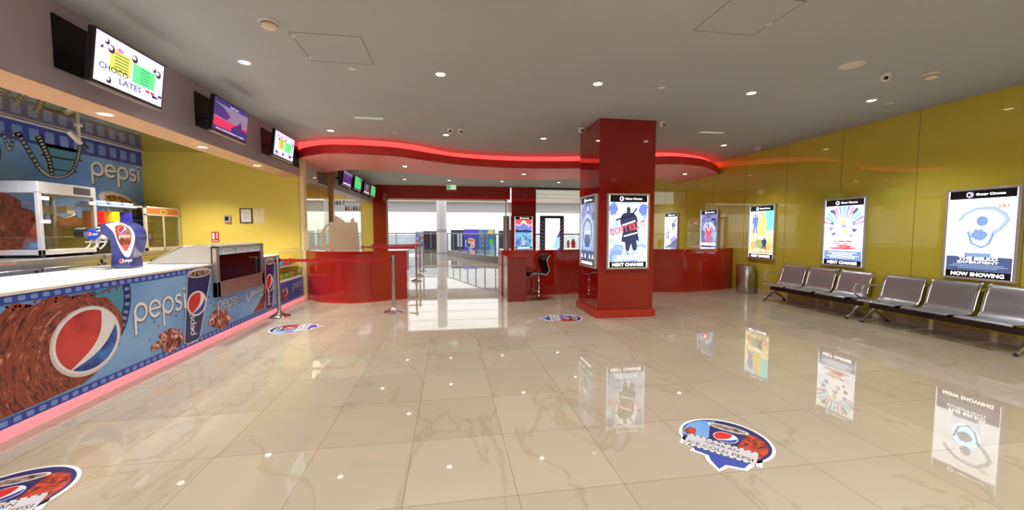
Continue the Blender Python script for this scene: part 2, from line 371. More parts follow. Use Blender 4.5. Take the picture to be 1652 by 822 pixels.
# entrance line of the hall
bm = BM(); box(bm, -8.1, -3.6, YE, YE + .25, 2.78, ZC); box(bm, -3.6, -3.1, YE, YE + .25, 0, ZC); struct('wall_entrance', bm, M_ywall)
bm = BM(); box(bm, -3.1, -2.58, YE - .05, YE + .3, 0, ZC); box(bm, -2.58, 2.6, YE - .02, YE + .3, 2.84, ZC); struct('wall_entrance_red', bm, M_red)
struct('trim_5', box(BM(), 3.74, XR, YE, YE + .1, 3.3, ZC), M_dark)
bm = BM(); box(bm, -2.58, 2.45, YE + .05, YE + .1, 2.78, 2.84); box(bm, -2.58, -2.52, YE + .05, YE + .1, 0, 2.84); box(bm, 2.4, 2.46, YE + .05, YE + .1, 0, 2.84); box(bm, -2.58, 2.4, YE + .05, YE + .1, 0, .02)
struct('door_1', bm, M_alu)
struct('wall_entrance_glass', box(BM(), 3.74, XR, YE + .1, YE + .115, 0, 3.3), M_glass)
# wavy dropped ceiling
front = smooth_line([(-3.17, 9.15), (-2.99, 8.89), (-2.5, 8.5), (-1.97, 8.40), (-1.5, 8.44), (-1.0, 8.58), (-.06, 9.24), (.52, 9.5), (1.39, 9.66), (2.28, 9.62), (3.15, 9.45), (4.0, 9.0), (4.75, 8.62), (5.26, 8.53), (5.97, 8.73), (6.58, 9.17), (7.08, 9.64), (7.28, 9.9)])
rec = smooth_line([(-3.17, 9.15), (-2.9, 8.97), (-2.6, 8.78), (-2.29, 8.70), (-1.53, 8.70), (-.78, 8.99), (-.06, 9.65), (.6, 9.9), (1.44, 10.0), (2.3, 9.93), (3.24, 9.72), (4.1, 9.3), (4.96, 8.97), (5.52, 8.96), (6.36, 9.31), (7.0, 9.85), (7.28, 10.15)])
backc = smooth_line([(-3.17, 11.1), (-2.98, 10.96), (-2.75, 10.72), (-2.33, 10.55), (-1.88, 10.56), (-1.26, 10.69), (-.08, 11.38), (.8, 11.75), (1.7, 11.85), (2.7, 11.72), (3.77, 11.31), (5, 10.95), (6.09, 11.01), (6.93, 11.56), (7.28, 12.05)])
brec = [(p[0], p[1] - .35) for p in backc]
prism(bm := BM(), front + backc[::-1], 3.03, 3.055)
sof = struct('ceiling_soffit', bm, M_soffit_under)
bm = BM(); band(bm, front, 3.0302, 3.213, .03); band(bm, backc, 3.0302, 3.213, .03)
for f in bm.faces: f.smooth = True
obj('soffit_lip', bm, M_soffit_lip, sof, label='bright red curved edge')
bm = BM(); band(bm, rec, 3.05, ZC, .02); band(bm, brec, 3.05, ZC, .02)
obj('cove_light', bm, M_cove, sof, label='glowing red light cove above the soffit edge')

# ------------------------------------------------------------------ column with posters
t = thing('red_column', 'glossy red square column standing alone in the lobby with posters on its sides', 'column', (3.0, 6.9, 0))
obj('shaft', box(BM(), 2.5, 3.51, 6.4, 7.4, .12, ZC), M_red, t, world=True)
obj('plinth', box(BM(), 2.46, 3.55, 6.36, 7.44, 0, .125), M_redplinth, t, world=True, bevel=.004)
t = thing('red_column', 'glossy red column beside the mall entrance, behind the bar stool counter', 'column', (3.2, YE, 0))
obj('shaft', box(BM(), 2.66, 3.74, YE - .04, YE + .9, 0, ZC), M_red, t, world=True)

E_ = POSTER_E
def pm(name, rgb, e): return mat('poster_' + name, rgb, 0.3, emit=e * E_)
P_white = pm('white', (240, 246, 255), 1.0); P_pale = pm('pale', (158, 184, 224), .5); P_blue = pm('blue', (104, 124, 196), .6); P_dark = pm('dark', (50, 58, 92), .4)
P_header = mat('poster_header_black', (14, 15, 20), 0.3); P_red = pm('red', (224, 80, 90), .6); P_yel = pm('yellow', (232, 216, 120), .65); P_gold = pm('gold', (170, 120, 60), .3)
P_teal = pm('teal', (110, 220, 226), .75); P_green = pm('green', (150, 172, 120), .5); P_lil = pm('lilac', (160, 150, 220), .55); P_pink = pm('pink', (230, 150, 190), .6)
P_letter = pm('letter_white', (255, 255, 255), 1.9); P_grey = pm('grey', (110, 120, 150), .4); P_steel = pm('steel_blue', (120, 150, 200), .5); P_mid = pm('mid_blue', (78, 92, 132), .4)
P_aqua = pm('aqua', (170, 226, 240), .8); P_skin = pm('skin', (220, 170, 130), .5); P_or = pm('orange', (236, 170, 110), .6)
def clouds(name, c1, c2, e, scale=4, dist=1.0):
    m = pm(name, c1, e); return noisy(m, c1, c2, scale, 5, .35, .65, (1, 1, 1), dist, emit=True)
P_mist = clouds('mist', (110, 134, 190), (226, 240, 255), .75, 5); P_mist2 = clouds('mist2', (206, 226, 246), (255, 255, 255), 1.0, 6)
P_forest = clouds('warm_mist', (214, 180, 96), (250, 246, 200), .8, 7); P_sea = clouds('sea', (60, 110, 170), (130, 190, 220), .6, 4); P_night = clouds('night', (66, 66, 120), (140, 150, 210), .5, 6)
P_rubble = clouds('rubble', (50, 70, 70), (210, 226, 226), .7, 12)
def body(a, cx, y, h, m, l, w=1.0, hat=False):
    """a plain standing silhouette"""
    a.ell(cx, y + h * .92, h * .065 * w, h * .08, m, l, n=16)
    a.poly([(cx - h * .17 * w, y + h * .8), (cx - h * .05, y + h * .85), (cx + h * .05, y + h * .85), (cx + h * .17 * w, y + h * .8), (cx + h * .2 * w, y + h * .5), (cx + h * .13 * w, y + h * .48), (cx + h * .12 * w, y + h * .42), (cx + h * .15 * w, y), (cx + h * .04 * w, y), (cx, y + h * .36), (cx - h * .06 * w, y), (cx - h * .16 * w, y), (cx - h * .12 * w, y + h * .42), (cx - h * .13 * w, y + h * .48), (cx - h * .2 * w, y + h * .5)], m, l)
def rough_patch(a, cx, cy, rx, ry, m, l, n=22, j=.35, rot=0):
    pts = []
    for k in range(n):
        q = 2 * PI * k / n; r = 1 - j * random.random(); x, y = rx * r * math.cos(q), ry * r * math.sin(q)
        pts.append((cx + x * math.cos(rot) - y * math.sin(rot), cy + x * math.sin(rot) + y * math.cos(rot)))
    a.poly(pts, m, l)
def art_mist_man(a):
    a.rect(-.335, -.5, .335, .5, P_mist, 1); a.ell(.02, .2, .2, .25, P_white, 2)
    for sx in (-1, 1): rough_patch(a, sx * .27, .38, .09, .12, P_blue, 2)
    a.poly(smooth_line([(-.03, .33), (-.11, .30), (-.15, .2), (-.13, .08), (-.1, .02), (-.12, -.16), (-.06, -.17), (-.04, -.3), (.02, -.31), (.05, -.19), (.09, -.3), (.16, -.29), (.15, -.14), (.2, -.15), (.16, .05), (.17, .2), (.12, .3), (.04, .33)], 3), P_dark, 3)
    a.ell(.0, .37, .04, .055, P_dark, 3, n=16); a.stroke([(-.22, .2), (-.1, .24), (.04, .26), (.15, .4)], .03, P_dark, 3)
    a.poly([(-.12, .12), (.12, .2), (.13, .18), (-.11, .1)], P_white, 4); a.poly([(-.08, -.06), (.16, .0), (.16, -.02), (-.08, -.08)], P_white, 4)
    a.text("DON'T KILL IT", 0.01, .02, .11, P_red, 5, width=.64, bold=.03, rot=.24)
    for k in range(4): a.rect(-.2, -.4 - k * .022, .22, -.395 - k * .022 + .006, P_white, 4)
def art_figure(a):
    a.rect(-.335, -.5, .335, .5, P_steel, 1); a.rect(-.335, .2, .335, .5, P_night, 2)
    a.ell(0, .4, .05, .07, P_dark, 3, n=18); a.ell(0, .41, .03, .045, P_white, 4, n=12)
    a.poly([(-.06, .32), (-.22, .22), (-.29, .0), (-.22, -.24), (-.14, -.3), (.14, -.3), (.22, -.22), (.29, .0), (.22, .22), (.06, .32)], P_pale, 4)
    a.arc(0, .0, .21, .22, .06, P_grey, 5); a.rect(-.13, -.02, .13, .01, P_white, 6); a.rect(-.12, -.27, .12, -.05, P_mid, 5)
    a.rect(-.335, -.5, .335, -.33, P_mid, 6)
    for x in (-.26, -.1, .12, .27): a.text('A', x, -.46, .07, P_white, 7, bold=.03)
def art_couple(a):
    a.rect(-.335, -.5, .335, .5, P_forest, 1); a.rect(.1, .05, .335, .5, P_teal, 2); a.rect(-.335, .3, .0, .5, P_aqua, 2)
    body(a, -.17, -.02, .46, P_blue, 4, 1.1); a.ell(-.13, .4, .04, .05, P_skin, 5, n=16)
    a.poly([(-.08, .36), (.12, .4), (.15, .2), (.12, -.06), (-.1, -.08), (-.12, .12)], P_yel, 5); a.ell(.03, .43, .035, .05, P_skin, 6, n=16)
    rough_patch(a, -.2, -.3, .15, .12, P_or, 3); rough_patch(a, .2, -.33, .15, .11, P_or, 3); rough_patch(a, .0, -.27, .14, .14, P_green, 4); body(a, .1, -.38, .26, P_dark, 5, 1.4); body(a, -.1, -.36, .2, P_green, 5, 1.6)
    a.rect(-.22, -.1, .18, -.075, P_white, 6); a.rect(-.3, -.47, .3, -.455, P_mid, 5); a.rect(-.25, -.435, .25, -.425, P_mid, 5)
def art_sparks(a):
    a.rect(-.335, -.5, .335, .5, P_mist2, 1)
    for k in range(13):
        q = .15 + k * (PI - .3) / 12; m = (P_pink, P_lil, P_teal, P_pale)[k % 4]
        a.poly([(.05 * math.cos(q), .1 + .05 * math.sin(q)), (.36 * math.cos(q - .07), min(.495, .16 + .36 * math.sin(q - .07))), (.36 * math.cos(q + .07), min(.495, .16 + .36 * math.sin(q + .07)))], m, 2)
    a.ell(0, .1, .15, .18, P_white, 3); 
    for x, y, m in ((-.2, .18, P_blue), (-.22, .08, P_lil), (-.17, -.02, P_blue), (.18, .18, P_lil), (.2, .05, P_grey), (.15, -.05, P_pink), (.0, .22, P_yel), (0, .12, P_pale), (.05, .02, P_yel)): rough_patch(a, x, y, .055, .05, m, 4, 9, .6)
    for x in (-.2, .2): rough_patch(a, x, .4, .09, .05, P_grey, 5, 7, .6, rot=x * 4)
    rough_patch(a, 0, -.2, .25, .08, P_red, 5, 18, .4); a.text('SHOWTIME', 0, -.225, .06, P_white, 6, width=.4, bold=.03)
    rough_patch(a, 0, -.28, .27, .03, P_red, 5); a.rect(-.335, -.5, .335, -.33, P_steel, 6)
    for k, w in enumerate((.5, .36, .56, .44)): a.rect(-w / 2, -.37 - k * .03, w / 2, -.358 - k * .03, P_white, 7)
def art_belko(a):
    a.rect(-.335, -.5, .335, .5, P_white, 1)
    a.stroke([(-.22, .2), (-.17, .28), (-.05, .36), (.03, .36)], .045, P_pale, 3); a.stroke([(.03, .37), (.14, .36), (.24, .27), (.27, .2), (.2, .08), (.12, .02)], .05, P_pale, 3)
    a.ell(.02, .19, .06, .07, P_steel, 3); a.ell(.01, -.02, .15, .16, P_aqua, 2); rough_patch(a, .0, -.0, .1, .1, P_steel, 3); a.poly([(-.15, .14), (.2, .14), (.14, -.3), (-.14, -.3)], P_mist2, 2)
    a.stroke([(-.12, .05), (-.07, -.12), (.03, -.17), (.1, -.12), (.14, .02)], .03, P_steel, 4); a.rect(-.14, -.33, .13, -.25, P_steel, 4)
    a.rect(-.335, -.5, .335, -.3, P_mid, 5); a.text('THE BELKO', 0, -.35, .045, P_letter, 6, width=.4, bold=.02); a.text('EXPERIMENT', 0, -.395, .03, P_letter, 6, width=.42)
    for k, w in enumerate((.52, .6, .4)): a.rect(-w / 2, -.42 - k * .022, w / 2, -.413 - k * .022, P_pale, 6)
    a.text('18+', .23, .36, .055, P_gold, 6, bold=.02)
def art_fall(a):
    a.rect(-.335, -.5, .335, .5, P_mist2, 1); rough_patch(a, .2, .3, .12, .2, P_rubble, 2); rough_patch(a, -.2, -.05, .16, .3, P_rubble, 2); rough_patch(a, .15, -.25, .2, .2, P_lil, 2)
    a.stroke([(-.25, -.42), (-.05, -.2), (.3, .0)], .07, P_white, 3); body(a, .12, .05, .3, P_grey, 3, 1.4); a.poly([(-.335, -.5), (.335, -.5), (.335, -.2), (-.1, -.42)], P_grey, 4)
def art_team(a):
    a.rect(-.335, -.5, .335, .5, P_night, 1); a.ell(0, .1, .24, .2, P_mist, 2)
    for x, h, m in ((-.24, .36, P_grey), (.24, .36, P_pale), (-.15, .42, P_lil), (.15, .44, P_steel), (0, .5, P_red)): body(a, x, -.28, h, m, 3 + int(h * 10) % 4, 1.3)
    a.ell(0, .08, .035, .035, P_letter, 9, n=12); a.rect(.12, .33, .28, .39, P_dark, 3); a.rect(-.3, -.36, .3, -.29, P_white, 10); a.ell(0, -.42, .22, .04, P_dark, 4)
def art_isle(a):
    a.rect(-.335, .1, .335, .5, P_pink, 1); a.rect(-.335, .35, .335, .5, P_red, 2); a.ell(0, .33, .11, .14, P_yel, 3); a.ell(0, .33, .07, .1, P_white, 4)
    a.poly([(-.335, .06), (-.335, .3), (-.2, .24), (-.06, .33), (0, .4), (.06, .33), (.2, .22), (.335, .28), (.335, .06)], P_blue, 5)
    a.poly([(-.335, .03), (-.335, .14), (-.1, .1), (.1, .13), (.335, .08), (.335, .03)], P_dark, 6); a.rect(-.335, -.5, .335, .04, P_sea, 4)
    for x, y in ((-.26, -.3), (-.13, -.2), (0, -.1), (.1, -.17), (.25, -.3)): a.poly([(x - .02, y - .06), (x + .02, y - .06), (x + .012, y + .06), (x - .012, y + .06)], P_dark, 6)
    a.ell(-.01, -.32, .08, .05, P_pink, 7); a.ell(-.22, .36, .03, .03, P_dark, 6, n=7); a.ell(.26, .38, .03, .03, P_dark, 6, n=7); a.rect(-.05, -.42, .04, -.4, P_white, 7)
def poster(label, loc, rz, art, foot, w=.77, h=1.28):
    """lit poster case; the picture faces local -y, base at the wall"""
    t = thing('poster_lightbox', label, 'poster', loc, rz, 'lit film poster cases')
    bm = BM(); f = .032; hw, hh = w / 2, h / 2
    for x0, x1, z0, z1 in ((-hw, hw, hh - f, hh), (-hw, hw, -hh, -hh + f), (-hw, -hw + f, -hh + f, hh - f), (hw - f, hw, -hh + f, hh - f)): box(bm, x0, x1, -.05, 0, z0, z1)
    obj('frame', bm, M_alu, t, bevel=.004)
    obj('backing', box(BM(), -hw + .01, hw - .01, -.036, -.004, -hh + .01, hh - .01), P_header, t)
    a = Art((0, -.0365, 0), (1, 0, 0), (0, 0, 1)); ph = hh - f
    a.rect(-hw + f, -hh + f, hw - f, hh - f, P_white, 0)
    hd = .115; ft = .095
    sc = (2 * ph - hd - ft) / 1.0; off = (-ph + ft + ph - hd) / 2
    sub = Art((0, -.0365, off), (1, 0, 0), (0, 0, 1)); sub.bm = a.bm; sub.mats = a.mats
    sub.v = Vector((0, 0, sc)); sub.n = Vector((0, -1, 0)); sub.u = Vector(((hw - f - .012) / .335, 0, 0))
    art(sub)
    a.rect(-hw + f + .012, ph - hd, hw - f - .012, ph, P_header, 12); a.rect(-hw + f + .012, -ph, hw - f - .012, -ph + ft, P_header, 12)
    a.arc(-.13, ph - hd / 2, .028, .032, .008, P_letter, 13, n=20); a.arc(-.105, ph - hd / 2, .018, .03, .008, P_lil, 14, n=20)
    a.text('Oscar Cinema', .09, ph - hd / 2 - .014, .03, P_letter, 13, width=.3, bold=.012)
    a.text(foot, 0, -ph + .022, .05, P_letter, 13, width=.56, bold=.02)
    obj_ = a.build('poster_print', t)
    return t
ZP = 1.475
poster('lit poster case with dark silhouette and diagonal red title, on the free-standing column', (3.02, 6.4, ZP + .01), 0, art_mist_man, 'NEXT CHANGE', .76, 1.29)
poster('lit poster case with a pale grey suited figure, on the entrance-facing column side', (2.5, 6.84, ZP + .01), -PI / 2, art_figure, 'NOW SHOWING', .78, 1.29)
poster('lit poster case marked 18+, white figure raising both arms, above the benches', (XR, 4.385, 1.45), -PI / 2, art_belko, 'NOW SHOWING', .78)
poster('lit poster case with colourful spikes and red title, above the benches', (XR, 6.3, 1.465), -PI / 2, art_sparks, 'NEXT CHANGE', .8)
poster('lit poster case with a couple in purple and yellow, above the steel bin', (XR, 8.26, 1.465), -PI / 2, art_couple, 'NEXT CHANGE', .79)
poster('lit poster case with a suited group, on the yellow wall behind the red counter', (XR, 10.17, 1.46), -PI / 2, art_team, 'NEXT CHANGE', .78)
poster('lit poster case with a tumbling white scene, farthest along the yellow wall', (XR, 12.1, 1.46), -PI / 2, art_fall, 'NEXT CHANGE', .8)
poster('lit poster case with sunset island over blue sea, on the entrance column', (3.19, YE - .04, 1.4), 0, art_isle, 'NOW SHOWING', .84, 1.46)

# ------------------------------------------------------------------ red counters
def wavy_counter(label, fr, back, h, loc):
    t = thing('reception_counter', label, 'counter', loc)
    line = smooth_line(fr)
    bm = prism(BM(), line + back[::-1], .04, h - .03)
    for f in bm.faces:
        if len(f.verts) == 4: f.smooth = True
    o = obj('body', bm, M_redc, t, world=True)
    obj('countertop', prism(BM(), [(p[0], p[1] - .006) for p in line] + back[::-1], h - .03, h), M_redc, t, world=True)
    obj('plinth', prism(BM(), [(p[0], p[1] - .01) for p in line] + back[::-1], 0, .04), M_redplinth, t, world=True)
    return t
wavy_counter('glossy red wavy counter with the frosted mug on it, beside the drinks counter', [(-3.09, 9.16), (-2.81, 8.84), (-2.51, 8.63), (-2.23, 8.52), (-1.98, 8.48), (-1.63, 8.56), (-1.28, 8.73), (-.93, 8.84)], [(-3.09, 9.165), (-2.4, 9.3), (-.93, 9.3)], 1.07, (-2.0, 9.0, 0))
wavy_counter('long glossy red wavy counter running behind the column to the yellow wall', [(1.17, 8.92), (1.5, 8.86), (2.0, 8.84), (2.4, 8.88), (2.84, 9.0), (3.4, 9.12), (4.0, 9.1), (4.6, 8.96), (5.1, 8.85), (5.56, 8.74), (5.95, 8.80), (6.3, 8.88), (6.72, 8.97), (7.0, 9.08), (7.265, 9.2)], [(1.17, 9.6), (3, 9.8), (5, 9.6), (7.265, 9.8)], 1.055, (4.2, 9.3, 0))
t = thing('red_pedestal', 'narrow glossy red pedestal box next to the bar stool', 'pedestal', (1.4, 8.5, 0))
obj('body', box(BM(), 1.19, 1.59, 8.14, 8.815, 0, .94), mat('red_pedestal_gloss', (140, 26, 22), .12, coat=.4), t, world=True, bevel=.004)
obj('top', box(BM(), 1.185, 1.595, 8.135, 8.815, .94, .955), M_redc, t, world=True, bevel=.003)
# frosted mug shape on clear screen
M_frost = mat('frosted_tan_film', (184, 164, 136), 0.6)
t = thing('counter_screen', 'tan frosted mug silhouette on a clear glass screen standing on the red counter', 'glass screen', (-2.2, 8.95, 1.07))
obj('glass_pane', box(BM(), -3.05, -1.85, 8.945, 8.955, 1.07, 2.05), M_glass, t, world=True)
a = Art((-2.27, 8.944, 1.072), (1, 0, 0), (0, 0, 1))
a.poly([(-.27, .61), (-.29, .4), (-.27, 0), (.34, 0), (.33, .3), (.31, .61)], M_frost, 1)
a.poly([(-.17, .61), (-.16, .72), (-.2, .77), (-.15, .76), (.02, .66), (.06, .61)], M_frost, 1); a.poly([(.16, .61), (.17, .67), (.24, .71), (.25, .61)], M_frost, 1)
a.stroke([(-.27, .57), (-.35, .5), (-.4, .38), (-.41, .25), (-.38, .1), (-.31, .0)], [.03, .05, .07, .08, .08, .06], M_frost, 1)
a.build('mug_silhouette', t, world=True)
a = Art((-3.05, 8.94, 1.072), (1, 0, 0), (0, 0, 1)); a.poly([(0, 0), (.06, 0), (.1, .12), (.11, .28), (.08, .45), (0, .56)], M_frost, 1); a.build('handle_silhouette', t, world=True)
# glass partition of the cafe
t = thing('glass_partition', 'tall clear glass partition between the cream wall end and the ochre post', 'glass partition', (XL, 10.3, 0))
obj('glass_pane', box(BM(), XL - .006, XL + .006, 9.34, 11.33, 1.0, 3.08), glass_mat('partition_glass', (240, 234, 214), 0.22), t, world=True)
obj('top_rail', box(BM(), XL - .02, XL + .02, 9.34, 11.33, 3.08, 3.11), M_alu, t, world=True)
obj('low_panel', box(BM(), XL - .03, XL + .03, 9.34, 11.33, 0, 1.0), M_redc, t, world=True)

# ------------------------------------------------------------------ drinks counter
XF = -3.17
t = thing('concession_counter', 'long white-topped drinks counter with a blue printed front and glowing pink base', 'counter', (-3.7, 5.0, 0))
bm = BM(); prism(bm, [(.3, .08), (7.965, .08), (7.965, 1.03), (7.205, 1.03), (7.205, .595), (5.835, .595), (5.835, 1.03), (.3, 1.03)], -3.96, XF, 'x'); box(bm, -4.2, -3.96, .3, 7.965, .08, 1.03)
obj('body', bm, mat('counter_carcass', (90, 120, 180), .4), t, world=True)
obj('countertop', prism(BM(), [(-4.25, .3), (XF + .012, .3), (XF + .012, 5.835), (-3.962, 5.835), (-3.962, 7.205), (XF + .012, 7.205), (XF + .012, 7.965), (-4.25, 7.965)], 1.03, 1.056), M_countertop, t, world=True, bevel=.003)
obj('plinth_light', box(BM(), -4.1, XF + .02, 0.3, 7.965, 0.0, .08), M_plinthled, t, world=True, label='glowing pink light strip along the base')
a = Art((XF + .0015, 0, 0), (0, 1, 0), (0, 0, 1))
def filmband(a, y0, y1, z0, z1, l=2, pitch=.0915, mb=None, mh=None, hs=.6):
    a.rect(y0, z0, y1, z1, mb or A_film, l); n = int((y1 - y0) / pitch); hh = (z1 - z0) * hs / 2; c = (z0 + z1) / 2
    for k in range(n):
        y = y0 + (k + .5) * pitch; a.rect(y - pitch * .3, c - hh, y + pitch * .3, c + hh, mh or A_hole, l + 1, r=.012)
def film_curve(a, c, w, m, hole, l, hp=.05):
    c = smooth_line(c, 8); a.stroke(c, w, m, l)
    d = 0
    for i in range(1, len(c)):
        p, q = Vector(c[i - 1]), Vector(c[i]); d += (q - p).length
        if d > hp:
            d = 0; tt = (q - p).normalized(); nn = Vector((-tt[1], tt[0]))
            a.poly([tuple(q + nn * w * .3 + tt * hp * .25), tuple(q - nn * w * .3 + tt * hp * .25), tuple(q - nn * w * .3 - tt * hp * .25), tuple(q + nn * w * .3 - tt * hp * .25)], hole, l + 1)
a.rect(.3, .082, 7.97, 1.03, A_sky, 0)
a.poly([(3.98, .99), (4.44, .99), (4.4, .7), (4.3, .45), (4.1, .6)], A_teal, 1)
film_curve(a, [(3.7, .82), (3.95, .9), (4.15, .96), (4.35, 1.0)], .05, A_grey, A_teal, 2, .5)
film_curve(a, [(4.42, 1.0), (4.43, .85), (4.4, .7), (4.33, .55), (4.2, .42)], .09, A_navy, A_hole, 2, .06)
# cola swirl and globe
pts = [(.3, .16), (.3, .9), (1.6, .97), (2.6, .93), (3.1, .82)]
for p in ((3.3, .9), (3.4, .97), (3.55, .93), (3.7, .985), (3.85, .95), (4.0, .96), (4.08, .9), (4.2, .88), (4.26, .8), (4.33, .72), (4.37, .6), (4.33, .5), (4.3, .4), (4.15, .28), (4.0, .2), (3.9, .17), (3.5, .16), (3.0, .16)): pts.append(p)
a.poly(pts, A_swirl, 4)
for k in range(30):
    y = random.uniform(3.2, 4.4); z = .98 + random.uniform(-.06, .0); a.ell(y, z, .012, .01, A_cola, 4, n=7)
for k, (r, w_) in enumerate(((.42, .012), (.55, .012))):
    a.arc(3.96, .53, r, r * .86, w_ * .5, A_colasm if k % 2 else A_ice, 5, 1.8 + k * .25, 3.2 + k * .2)
a.ell(3.975, .53, .345, .305, A_glow, 6); a.ell(3.98, .535, .325, .285, A_white, 7); a.globe(3.98, .535, .285, 8, rx=.323, red=noisy(ink('globe_red', (190, 40, 40)), (150, 24, 24), (214, 66, 62), 3, 3), blue=noisy(ink('globe_blue', (30, 70, 160)), (24, 50, 130), (60, 120, 200), 12, 4))
a.word(4.505, .56, .185, .80, A_text, 9, st=.2); a.word(4.50, .568, .185, .80, A_white, 11, st=.17)
for cy, cz, sc in ((5.0, .25, .42), (5.95, .29, .52), (7.9, .25, .14)):
    rough_patch(a, cy, cz, sc * .8, sc * .34, A_ice, 9, 20, .55); rough_patch(a, cy, cz - .03, sc * .5, sc * .28, A_ice, 10, 12, .5)
    for k in range(12): a.ell(cy + random.uniform(-.8, .8) * sc, cz + random.uniform(-.1, .9) * sc, .012, .014, A_colasm, 10, n=6)
def cup(a, cx, zb, zt, wb, wt, lean, l):
    def X(t, s): return cx + lean * t + s * (wb + (wt - wb) * t)
    h = zt - zb
    for g, m, ll in ((.018, A_glow, l), (0, A_navy, l + 1)):
        pts = [(X(0, -1) - g, zb + .02), (X(.02, -.6), zb - g), (X(.02, .6), zb - g), (X(0, 1) + g, zb + .02), (X(1, 1) + g, zt), (X(1, -1) - g, zt)]
        a.poly(pts, m, ll); a.ell(X(1, 0), zt, wt + g, .05 + g, A_white if ll > l else m, ll + (1 if ll > l else 0))
    a.ell(X(1, 0), zt, wt - .012, .04, A_fill, l + 3); a.ell(X(.58, 0), zb + h * .55, wt * .82, h * .19, A_white, l + 3)
    a.globe(X(.58, 0), zb + h * .55, h * .175, l + 4, rx=wt * .76)
    a.word(X(.22, -.35) + .05, zb + .08, .07, h * .32, A_white, l + 3, st=.2, rot=PI / 2 - .06)
cup(a, 5.37, .13, .955, .14, .235, .21, 13)
a.word(5.955, .405, .115, .50, A_text, 9, st=.16); a.word(5.95, .41, .115, .50, A_white, 10, st=.14)
# arabic word, drawn as strokes (right to left: beh yeh beh seen alef-maqsura)
def arabic(a, x, z, s, m, l):
    def T(p): return [(x + q[0] * s, z + q[1] * s) for q in p]
    a.stroke(T([(2.5, .75), (2.48, .25), (2.3, .12), (2.1, .12), (2.08, .5), (2.06, .12), (1.85, .12), (1.83, .5), (1.8, .12), (1.6, .1), (1.57, .45), (1.52, .1), (1.35, .1), (1.33, .42), (1.28, .1), (1.12, .08), (1.08, .42), (1.0, .08), (.85, -.02), (.72, .1), (.66, .28), (.74, .4), (.86, .3), (.7, .08), (.4, -.2), (.15, -.25), (0, -.05), (.02, .25)]), .11 * s, m, l)
    for p in ((2.3, -.18), (1.95, -.18), (2.1, -.18), (1.7, -.2)): a.ell(*T([p])[0], .07 * s, .07 * s, m, l, n=8)
arabic(a, 6.735, .445, .225, A_text, 9); arabic(a, 6.73, .45, .225, A_white, 10)
rough_patch(a, 7.35, .55, .1, .42, A_cola, 5); a.poly([(6.9, .17), (7.3, .4), (7.3, .17)], A_cola, 5)
cup(a, 7.475, .12, .95, .12, .17, .1, 13)
filmband(a, .3, 7.97, .968, 1.03, 5); filmband(a, .3, 7.97, .083, .15, 6)
a.build('printed_front', t, world=True, label='blue printed front with soft drink globe, cups and film strips')

t = thing('candy_case', 'glass-fronted sweets case with a small blue printed base at the end of the drinks counter', 'display case', (-3.5, 8.6, 0))
obj('base', box(BM(), -4.0, XF, 7.97, 9.16, .08, .52), mat('counter_carcass', (90, 120, 180), .4), t, world=True)
bm = BM(); box(bm, -4.0, XF, 7.97, 9.16, .52, .535); box(bm, -4.0, XF - .06, 7.97, 9.16, .78, .79)
obj('shelf', bm, mat('case_white', (220, 214, 200), .4), t, world=True)
obj('glass_pane', box(BM(), XF - .012, XF - .004, 7.975, 9.155, .535, 1.15), M_glass, t, world=True)
a = Art((XF + .0015, 0, 0), (0, 1, 0), (0, 0, 1)); a.rect(7.97, .082, 9.16, .52, mat('ink_deep_sky', (48, 88, 176), .35), 0); a.rect(7.97, .508, 9.16, .524, A_white, 1)
rough_patch(a, 8.2, .28, .17, .15, A_ice, 2); a.word(8.57, .32, .1, .54, A_white, 3, st=.13); filmband(a, 7.97, 9.16, .083, .14, 3)
a.build('printed_front', t, world=True)
obj('plinth_light', box(BM(), -4.0, XF + .02, 7.972, 9.16, 0, .08), M_plinthled, t, world=True)
cols = [(60, 140, 200), (230, 180, 60), (200, 60, 50), (240, 220, 190), (90, 180, 80), (250, 200, 70), (150, 80, 50), (80, 160, 220), (230, 120, 60)]
nm = 0
for lvl, (z0, ys) in enumerate(((.535, 8), (.79, 9))):
    for k in range(ys):
        y = 8.03 + k * (1.1 / ys) + random.uniform(-.01, .01); c = cols[(k * 2 + lvl * 3) % 9] if lvl else [(250, 190, 60), (240, 200, 60), (246, 196, 70), (90, 180, 70), (110, 190, 80), (90, 170, 70), (240, 160, 60), (80, 160, 70)][k]
        bm = BM(); w_, d_, h_ = .05, .06, .11
        lathe(bm, [(.01, 0), (.042, .012), (.052, .05), (.045, .09), (.015, .115), (.03, .13)], (0, 0, 0), 10)
        for v in bm.verts: v.co.x *= 1.3; v.co += Vector((random.uniform(-.004, .004), random.uniform(-.005, .005), 0))
        o = obj('sweet_bag', bm, mat('sweet_%d' % (cols.index(c) if c in cols else 20 + k), c, .25), None, smooth=True)
        o.location = (XF - .14, y, z0); o.rotation_euler = (random.uniform(-.1, .1), random.uniform(-.1, .1), random.uniform(-1, 1))
        tag(o, 'small bright wrapped sweet bag on the %s shelf of the sweets case' % ('upper' if lvl else 'lower'), 'sweets', 'sweet bags on the %s shelf' % ('upper' if lvl else 'lower'))

